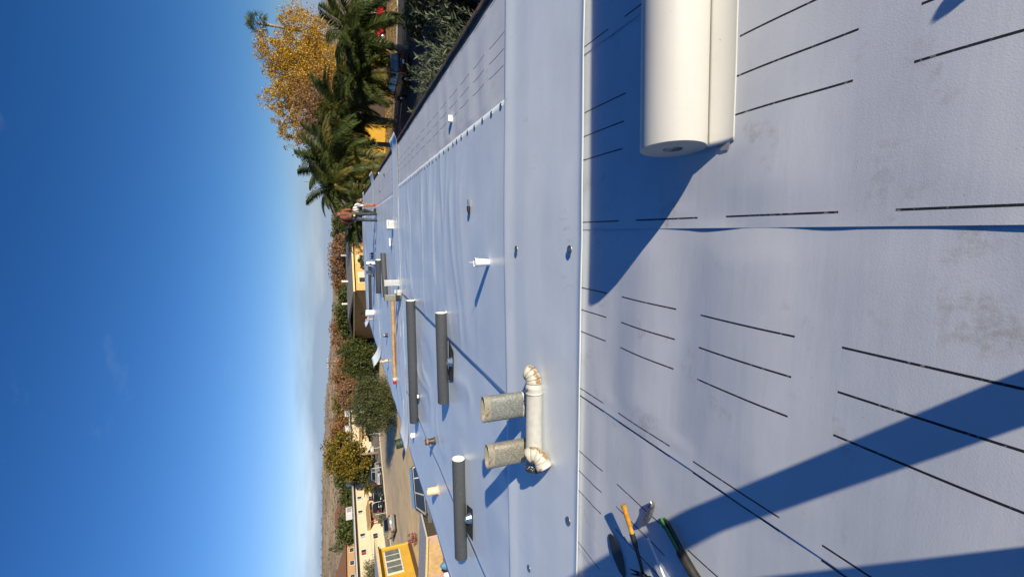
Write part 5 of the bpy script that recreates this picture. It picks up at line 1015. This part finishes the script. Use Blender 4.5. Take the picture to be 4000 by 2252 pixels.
yard('grey plastic chair turned sideways before the shed boards', 'plastic_chair', 'chair', -21.3, 23.6, lambda t: (MB().box((0, 0, 0.45), (0.46, 0.46, 0.05)).build('seat', mat('grey_plastic', (0.25, 0.27, 0.24), 0.5), t, bevel=0.01), MB().box((0, 0.22, 0.74), (0.46, 0.05, 0.55)).build('backrest', mat('grey_plastic', (0.25, 0.27, 0.24), 0.5), t, bevel=0.01), [MB().box((a_*0.19, b_*0.19, 0.22), (0.04, 0.04, 0.44)).build('leg', mat('grey_plastic', (0.25, 0.27, 0.24), 0.5), t) for a_ in (-1, 1) for b_ in (-1, 1)]))
def bags(t):
    for i in range(4): MB().lathe([(0.0005, 0), (0.2, 0.02), (0.24, 0.2), (0.15, 0.42), (0.05, 0.5), (0.0005, 0.52)], 12, (-0.4+0.28*i, 0.1*(i % 2), 0.1*(i % 3))).build('bag', (foam, blackp, mat('blue_bag', (0.08, 0.22, 0.36), 0.6), rustm)[i], t, smooth=True)
yard('heap of white, black and blue bags against the shed boards', 'bag_heap', 'bags', -20.2, 23.5, bags)
def cart(t):
    for sx in (-1, 1):
        w_ = MB().lathe([(0.29, -0.03), (0.33, -0.03), (0.34, 0), (0.33, 0.03), (0.29, 0.03), (0.29, -0.03)], 22, (sx*0.35, 0, 0.34), Euler((math.pi/2, 0, 0)).to_matrix()).build('wheel', blackp, t, smooth=True)
        for k in range(6): a_ = k*math.pi/3; MB().tube([(sx*0.35, 0, 0.34), (sx*0.35+0.29*math.cos(a_), 0, 0.34+0.29*math.sin(a_))], 0.008, 5).build('spoke', galv3, w_)
    MB().tube([(-0.35, 0, 0.34), (-0.1, 0, 0.75), (0.25, 0, 0.75), (0.35, 0, 0.34), (0, 0, 0.32), (-0.1, 0, 0.75)], 0.02, 8).build('frame', blackp, t); MB().box((-0.12, 0, 0.86), (0.22, 0.1, 0.06)).build('saddle', blackp, t, bevel=0.02)
    MB().tube([(0.25, 0, 0.75), (0.26, 0, 0.95), (0.22, -0.25, 0.98)], 0.013, 6).tube([(0.26, 0, 0.95), (0.22, 0.25, 0.98)], 0.013, 6).build('handlebar', galv3, t)
o = yard('dark bicycle leaning between the yellow house and the shed roof', 'bicycle', 'bicycle', -26.3, 29.0, cart); o.rotation_euler = (0, 0.2, 1.3); o.scale = (1.5, 1.5, 1.5)
# brown-roofed houses behind
hipm = mat('brown_tile_roof', (0.24, 0.115, 0.065), 0.9, var=0.2, vscale=3, bump=0.4, bscale=8); peach = mat('peach_wall', (0.55, 0.33, 0.16), 0.9)
for i, (x, y, w, dpt, lab) in enumerate(((-71, 108, 11, 9, 'brown hip-roofed house behind the cream roof, right one'), (-77, 93, 12, 9, 'brown hip-roofed house behind the cream roof, left one'))):
    t = thing('hip_roof_house', lab, 'house', (x, y, G), ang, 'houses behind the cream building'); hw = 6.4
    MB().box((0, 0, hw/2), (w, dpt, hw)).build('wall', peach, t); a_, b_ = w/2+0.6, dpt/2+0.6
    MB().add([(-a_, -b_, hw), (a_, -b_, hw), (a_, b_, hw), (-a_, b_, hw), (-a_+4.5, 0, hw+2.5), (a_-4.5, 0, hw+2.5)], [(0, 1, 5, 4), (1, 2, 5), (2, 3, 4, 5), (3, 0, 4), (3, 2, 1, 0)]).build('roof', hipm, t)
    for k in range(3): window(t, -4+4*k, hw-1.2, 1.2, 0.9, 0, -dpt/2)
    t2 = MB().box((2-3*i, 1.0, hw+1.7), (1.0, 1.4, 1.0)).build('roof_cooler', acw, t, bevel=0.05)
for i, (x, y) in enumerate(((-84, 140), (-92, 133), (-100, 126))):
    t = thing('trailer', ('pale grey-roofed trailer far behind the cream roof, right one', 'pale grey-roofed trailer far behind the cream roof, middle one', 'pale grey-roofed trailer far behind the cream roof, left one')[i], 'trailer', (x, y, hill_h(x, y)+1.4), ang, 'trailers below the hill')
    MB().box((0, 0, 1.5), (7, 3, 3.0)).build('body', mat('trailer_grey', (0.40, 0.42, 0.44), 0.7), t, bevel=0.1); MB().box((0, 0, 3.1), (7.3, 3.3, 0.2)).build('roof', mat('trailer_roof', (0.30, 0.34, 0.37), 0.7), t)
    for k in (-2, 1.5): window(t, k, 1.8, 1.0, 0.7, 0, -1.5)
# utility pole
t = thing('utility_pole', 'wooden utility pole with crossarm and transformer before the hills', 'pole', (-37.3, 130, G))
MB().tube([(0, 0, 0), (0, 0, 10.4)], [0.2, 0.14], 8).build('pole', barkm, t); MB().box((0, 0, 9.8), (2.6, 0.14, 0.16), rz=0.4).build('crossarm', barkm, t)
MB().lathe([(0.0005, 0), (0.3, 0), (0.3, 1.2), (0.0005, 1.25)], 12, (0.35, -0.35, 7.2)).build('transformer', mat('orange_can', (0.55, 0.28, 0.12), 0.6), t)
for k in (-1.1, -0.4, 0.4, 1.1): MB().lathe([(0.05, 0), (0.09, 0.1), (0.05, 0.25), (0.0005, 0.28)], 8, (k*0.92, k*0.39, 9.88)).build('insulator', foam, t)

# ------------------------------------------------------------------ vehicles
tyre = mat('tyre', (0.015, 0.015, 0.016), 0.8); rim = mat('alloy_rim', (0.45, 0.46, 0.47), 0.3, 0.8); carglass = mat('car_glass', (0.012, 0.015, 0.018), 0.06, var=0.1, spec=0.9); tail = mat('tail_lamp', (0.35, 0.01, 0.01), 0.25); headl = mat('head_lamp', (0.65, 0.65, 0.62), 0.15); trimb = mat('black_trim', (0.02, 0.02, 0.02), 0.5)
KIND = {  # length, width, height, wheel r, belt z, cabin bottom x0 x1, cabin top x0 x1, hood z, tail z
 'sedan': (4.6, 1.78, 1.45, 0.32, 0.92, -1.75, 1.15, -1.05, 0.35, 0.90, 0.98), 'suv': (4.7, 1.88, 1.75, 0.37, 1.05, -2.25, 1.15, -2.0, 0.45, 1.05, 1.05),
 'pickup': (5.3, 1.92, 1.80, 0.39, 1.08, -0.75, 1.35, -0.45, 0.75, 1.08, 1.05), 'hatch': (4.1, 1.7, 1.48, 0.31, 0.92, -1.95, 1.05, -1.45, 0.35, 0.90, 0.95)}
def car(label, kind, col, x, y, heading, z=G, scale=1.0, metal=0.5):
    L, W, H, wr, bz, cb0, cb1, ct0, ct1, hz_, tz = KIND[kind]
    pm = mat('car_paint_%d_%d_%d' % tuple(int(c*255) for c in col), col, 0.28, metal, var=0.04, coat=0.6)
    t = thing('parked_car' if kind != 'pickup' else 'pickup_truck', label, 'car' if kind != 'pickup' else 'pickup', (x, y, z+0.01), math.radians(heading), 'parked vehicles'); t.scale = (scale,)*3
    h = L/2; sill = 0.24
    def arch(cx): return [(cx + wr*1.22*math.cos(a_), wr + wr*1.22*math.sin(a_)) for a_ in [math.pi*(1-k/8) for k in range(9)] if wr + wr*1.22*math.sin(a_) > sill]
    fx, rx = h-0.85, -h+0.85
    poly = [(-h+0.06, sill+0.1)] + [(-h+0.12, sill)] + arch(rx) + arch(fx) + [(h-0.12, sill), (h-0.02, sill+0.15), (h, 0.55), (h-0.06, 0.72), (h-0.35, hz_-0.06), (cb1, hz_+0.02), (cb1-0.1, bz), (cb0, bz+0.02), (-h+0.12, tz), (-h+0.02, tz-0.12), (-h, 0.55)]
    mb = MB(); n_ = len(poly)
    for ky, kx in ((-1, 0.94), (-0.985, 0.99), (0.985, 0.99), (1, 0.94)):
        for (px, pz) in poly:
            top = min(1, max(0, (pz-0.6)/0.5)); mb.v.append((px*(kx if abs(px) > h-0.4 else 1), ky*W/2*(1-0.06*top), pz))
    for r_ in range(3): mb.f += [(r_*n_+i, r_*n_+(i+1) % n_, (r_+1)*n_+(i+1) % n_, (r_+1)*n_+i) for i in range(n_)]
    mb.f += [tuple(range(n_-1, -1, -1)), tuple(3*n_+i for i in range(n_))]
    mb.build('body', pm, t, bevel=0.03)
    wb, wt = W/2*0.93, W/2*0.76
    cv = [(cb0, -wb, bz), (cb1, -wb, bz), (cb1, wb, bz), (cb0, wb, bz), (ct0, -wt, H), (ct1, -wt, H), (ct1, wt, H), (ct0, wt, H)]
    cbn = MB().add(cv, [(3, 2, 1, 0), (4, 5, 6, 7), (0, 1, 5, 4), (1, 2, 6, 5), (2, 3, 7, 6), (3, 0, 4, 7)]).build('cabin', pm, t, bevel=0.05)
    def pane(ix, name, kx=(0, 1), iz=(0.14, 0.88)):
        p = [Vector(cv[i]) for i in ix]; nrm = (p[1]-p[0]).cross(p[3]-p[0]).normalized()*0.012
        f_ = lambda a_, b_: (p[0].lerp(p[1], a_)).lerp(p[3].lerp(p[2], a_), b_) + nrm
        MB().add([f_(kx[0], iz[0]), f_(kx[1], iz[0]), f_(kx[1], iz[1]), f_(kx[0], iz[1])], [(0, 1, 2, 3)]).build(name, carglass, t, solid=0.006)
    splits = ((0.08, 0.49), (0.53, 0.93)) if kind != 'suv' else ((0.05, 0.27), (0.30, 0.60), (0.63, 0.93))
    for sp in splits: pane((0, 1, 5, 4), 'side_window', sp); pane((2, 3, 7, 6), 'side_window', (1-sp[1], 1-sp[0]))
    pane((1, 2, 6, 5), 'windscreen', (0.06, 0.94)); pane((3, 0, 4, 7), 'rear_window', (0.08, 0.92))
    if kind == 'pickup': MB().box(((-h+0.15+cb0-0.1)/2, 0, bz-0.02), (abs(-h+0.15-cb0+0.1), W*0.80, 0.05)).build('truck_bed', trimb, t)
    for wx in (fx, rx):
        for s_ in (-1, 1):
            w_ = MB().lathe([(wr*0.62, -0.11), (wr*0.95, -0.11), (wr, -0.07), (wr, 0.07), (wr*0.95, 0.11), (wr*0.62, 0.11)], 20, (0, 0, 0), Euler((math.pi/2, 0, 0)).to_matrix()).build('wheel', tyre, t, smooth=True, loc=(wx, s_*(W/2-0.11), wr), edge=30)
            MB().lathe([(wr*0.66, 0.06), (wr*0.60, 0.10), (wr*0.2, 0.075), (0.0005, 0.085)], 20, (0, 0, 0), Euler((-s_*math.pi/2, 0, 0)).to_matrix()).build('rim', rim, w_, smooth=True)
    for s_ in (-1, 1):
        MB().box((-h+0.04, s_*W*0.40, 0.80 if kind != 'suv' else 0.95), (0.10, W*0.16, 0.16 if kind != 'suv' else 0.26)).build('tail_light', tail, t, bevel=0.02)
        MB().box((h-0.08, s_*W*0.37, 0.70), (0.14, W*0.18, 0.13)).build('headlight', headl, t, bevel=0.02)
        MB().box((cb1-0.25, s_*(W/2+0.05), bz+0.06), (0.12, 0.16, 0.12)).build('side_mirror', pm, t, bevel=0.02)
    MB().box((-h-0.005, 0, 0.42), (0.06, W*0.9, 0.20)).build('rear_bumper', trimb if kind == 'suv' else pm, t, bevel=0.03); MB().box((-h-0.012, 0, 0.74), (0.02, 0.34, 0.15)).build('licence_plate', foam, t)
    MB().box((h-0.02, 0, 0.42), (0.08, W*0.9, 0.2)).build('front_bumper', trimb, t, bevel=0.03)
    return t
car('silver-grey sedan parked alone on the lot, rear end towards us', 'sedan', (0.20, 0.205, 0.21), -38.3, 53.9, 138, scale=1.08)
car('black sport utility car with white plate parked by the cream building', 'suv', (0.012, 0.013, 0.012), -49.0, 73.9, 142)
car('white and silver pickup parked along the planter bed', 'pickup', (0.55, 0.56, 0.56), -42.4, 75.0, -84)
car('dark green car just left of the white and silver pickup', 'suv', (0.03, 0.045, 0.03), -44.6, 71.5, -86, scale=0.95)
car('dark red small car half hidden by the dark green one', 'hatch', (0.14, 0.02, 0.02), -49.6, 81.5, 60)
car('white sedan parked under the green tree by the cream building', 'sedan', (0.70, 0.70, 0.68), -48.2, 92.6, 150)
car('black sedan parked at the far end of the cream building', 'sedan', (0.015, 0.017, 0.016), -45.6, 99.6, 165, scale=1.05)
car('dark grey family car right below the roof edge, its near part hidden', 'suv', (0.035, 0.036, 0.04), -17.6, 26.9, 213, scale=1.02)
car('black sport utility car in the shade under the palms', 'suv', (0.012, 0.010, 0.011), 13.2, 39.6, 104)
car('bright red pickup at the right frame edge behind the palms', 'pickup', (0.50, 0.01, 0.012), 25.4, 57.6, 170, metal=0.1)
car('white van-like car behind the bright red pickup', 'suv', (0.6, 0.6, 0.58), 28.5, 64.5, 175, scale=1.15)
# barrel and posts
t = thing('rubbish_barrel', 'dark green rubbish barrel on the sandy lot, casting a long shadow', 'barrel', (-21.2, 42.6, G+0.03)); t.rotation_euler = (0.06, -0.10, 0); gbar = mat('green_barrel', (0.03, 0.055, 0.03), 0.55, var=0.3, vscale=5, bump=0.3, bscale=12)
MB().lathe([(0.0005, 0), (0.46, 0), (0.47, 0.03), (0.47, 0.36), (0.49, 0.38), (0.47, 0.40), (0.47, 0.72), (0.49, 0.74), (0.47, 0.76), (0.475, 1.04), (0.50, 1.06), (0.48, 1.08), (0.45, 1.06), (0.43, 0.2), (0.0005, 0.2)], 30).build('drum', gbar, t, smooth=True, edge=35)
MB().lathe([(0.43, 0.86), (0.0005, 0.92)], 24).build('refuse', mat('pale_refuse', (0.36, 0.33, 0.24), 0.9, var=0.4, vscale=8), t)
for i, (x, y) in enumerate(((-36.9, 79.2), (-38.6, 76.9), (-40.6, 73.6), (-44.3, 69.4), (-44.9, 67.0))):
    t = thing('metal_post', ('thin post in the planter bed nearest the round olive tree', 'second thin post along the planter bed', 'thin post in front of the white sedan', 'thin post in front of the dark green car', 'thin post in front of the black car by the planter end')[i], 'post', (x, y, G), 0, 'posts along the planter bed')
    MB().tube([(0, 0, 0), (0, 0, 1.75)], 0.05, 8).build('shaft', galv3, t); MB().tube([(0, 0, 1.75), (0, 0, 1.79)], [0.06, 0.03], 8).build('cap', galv3, t)
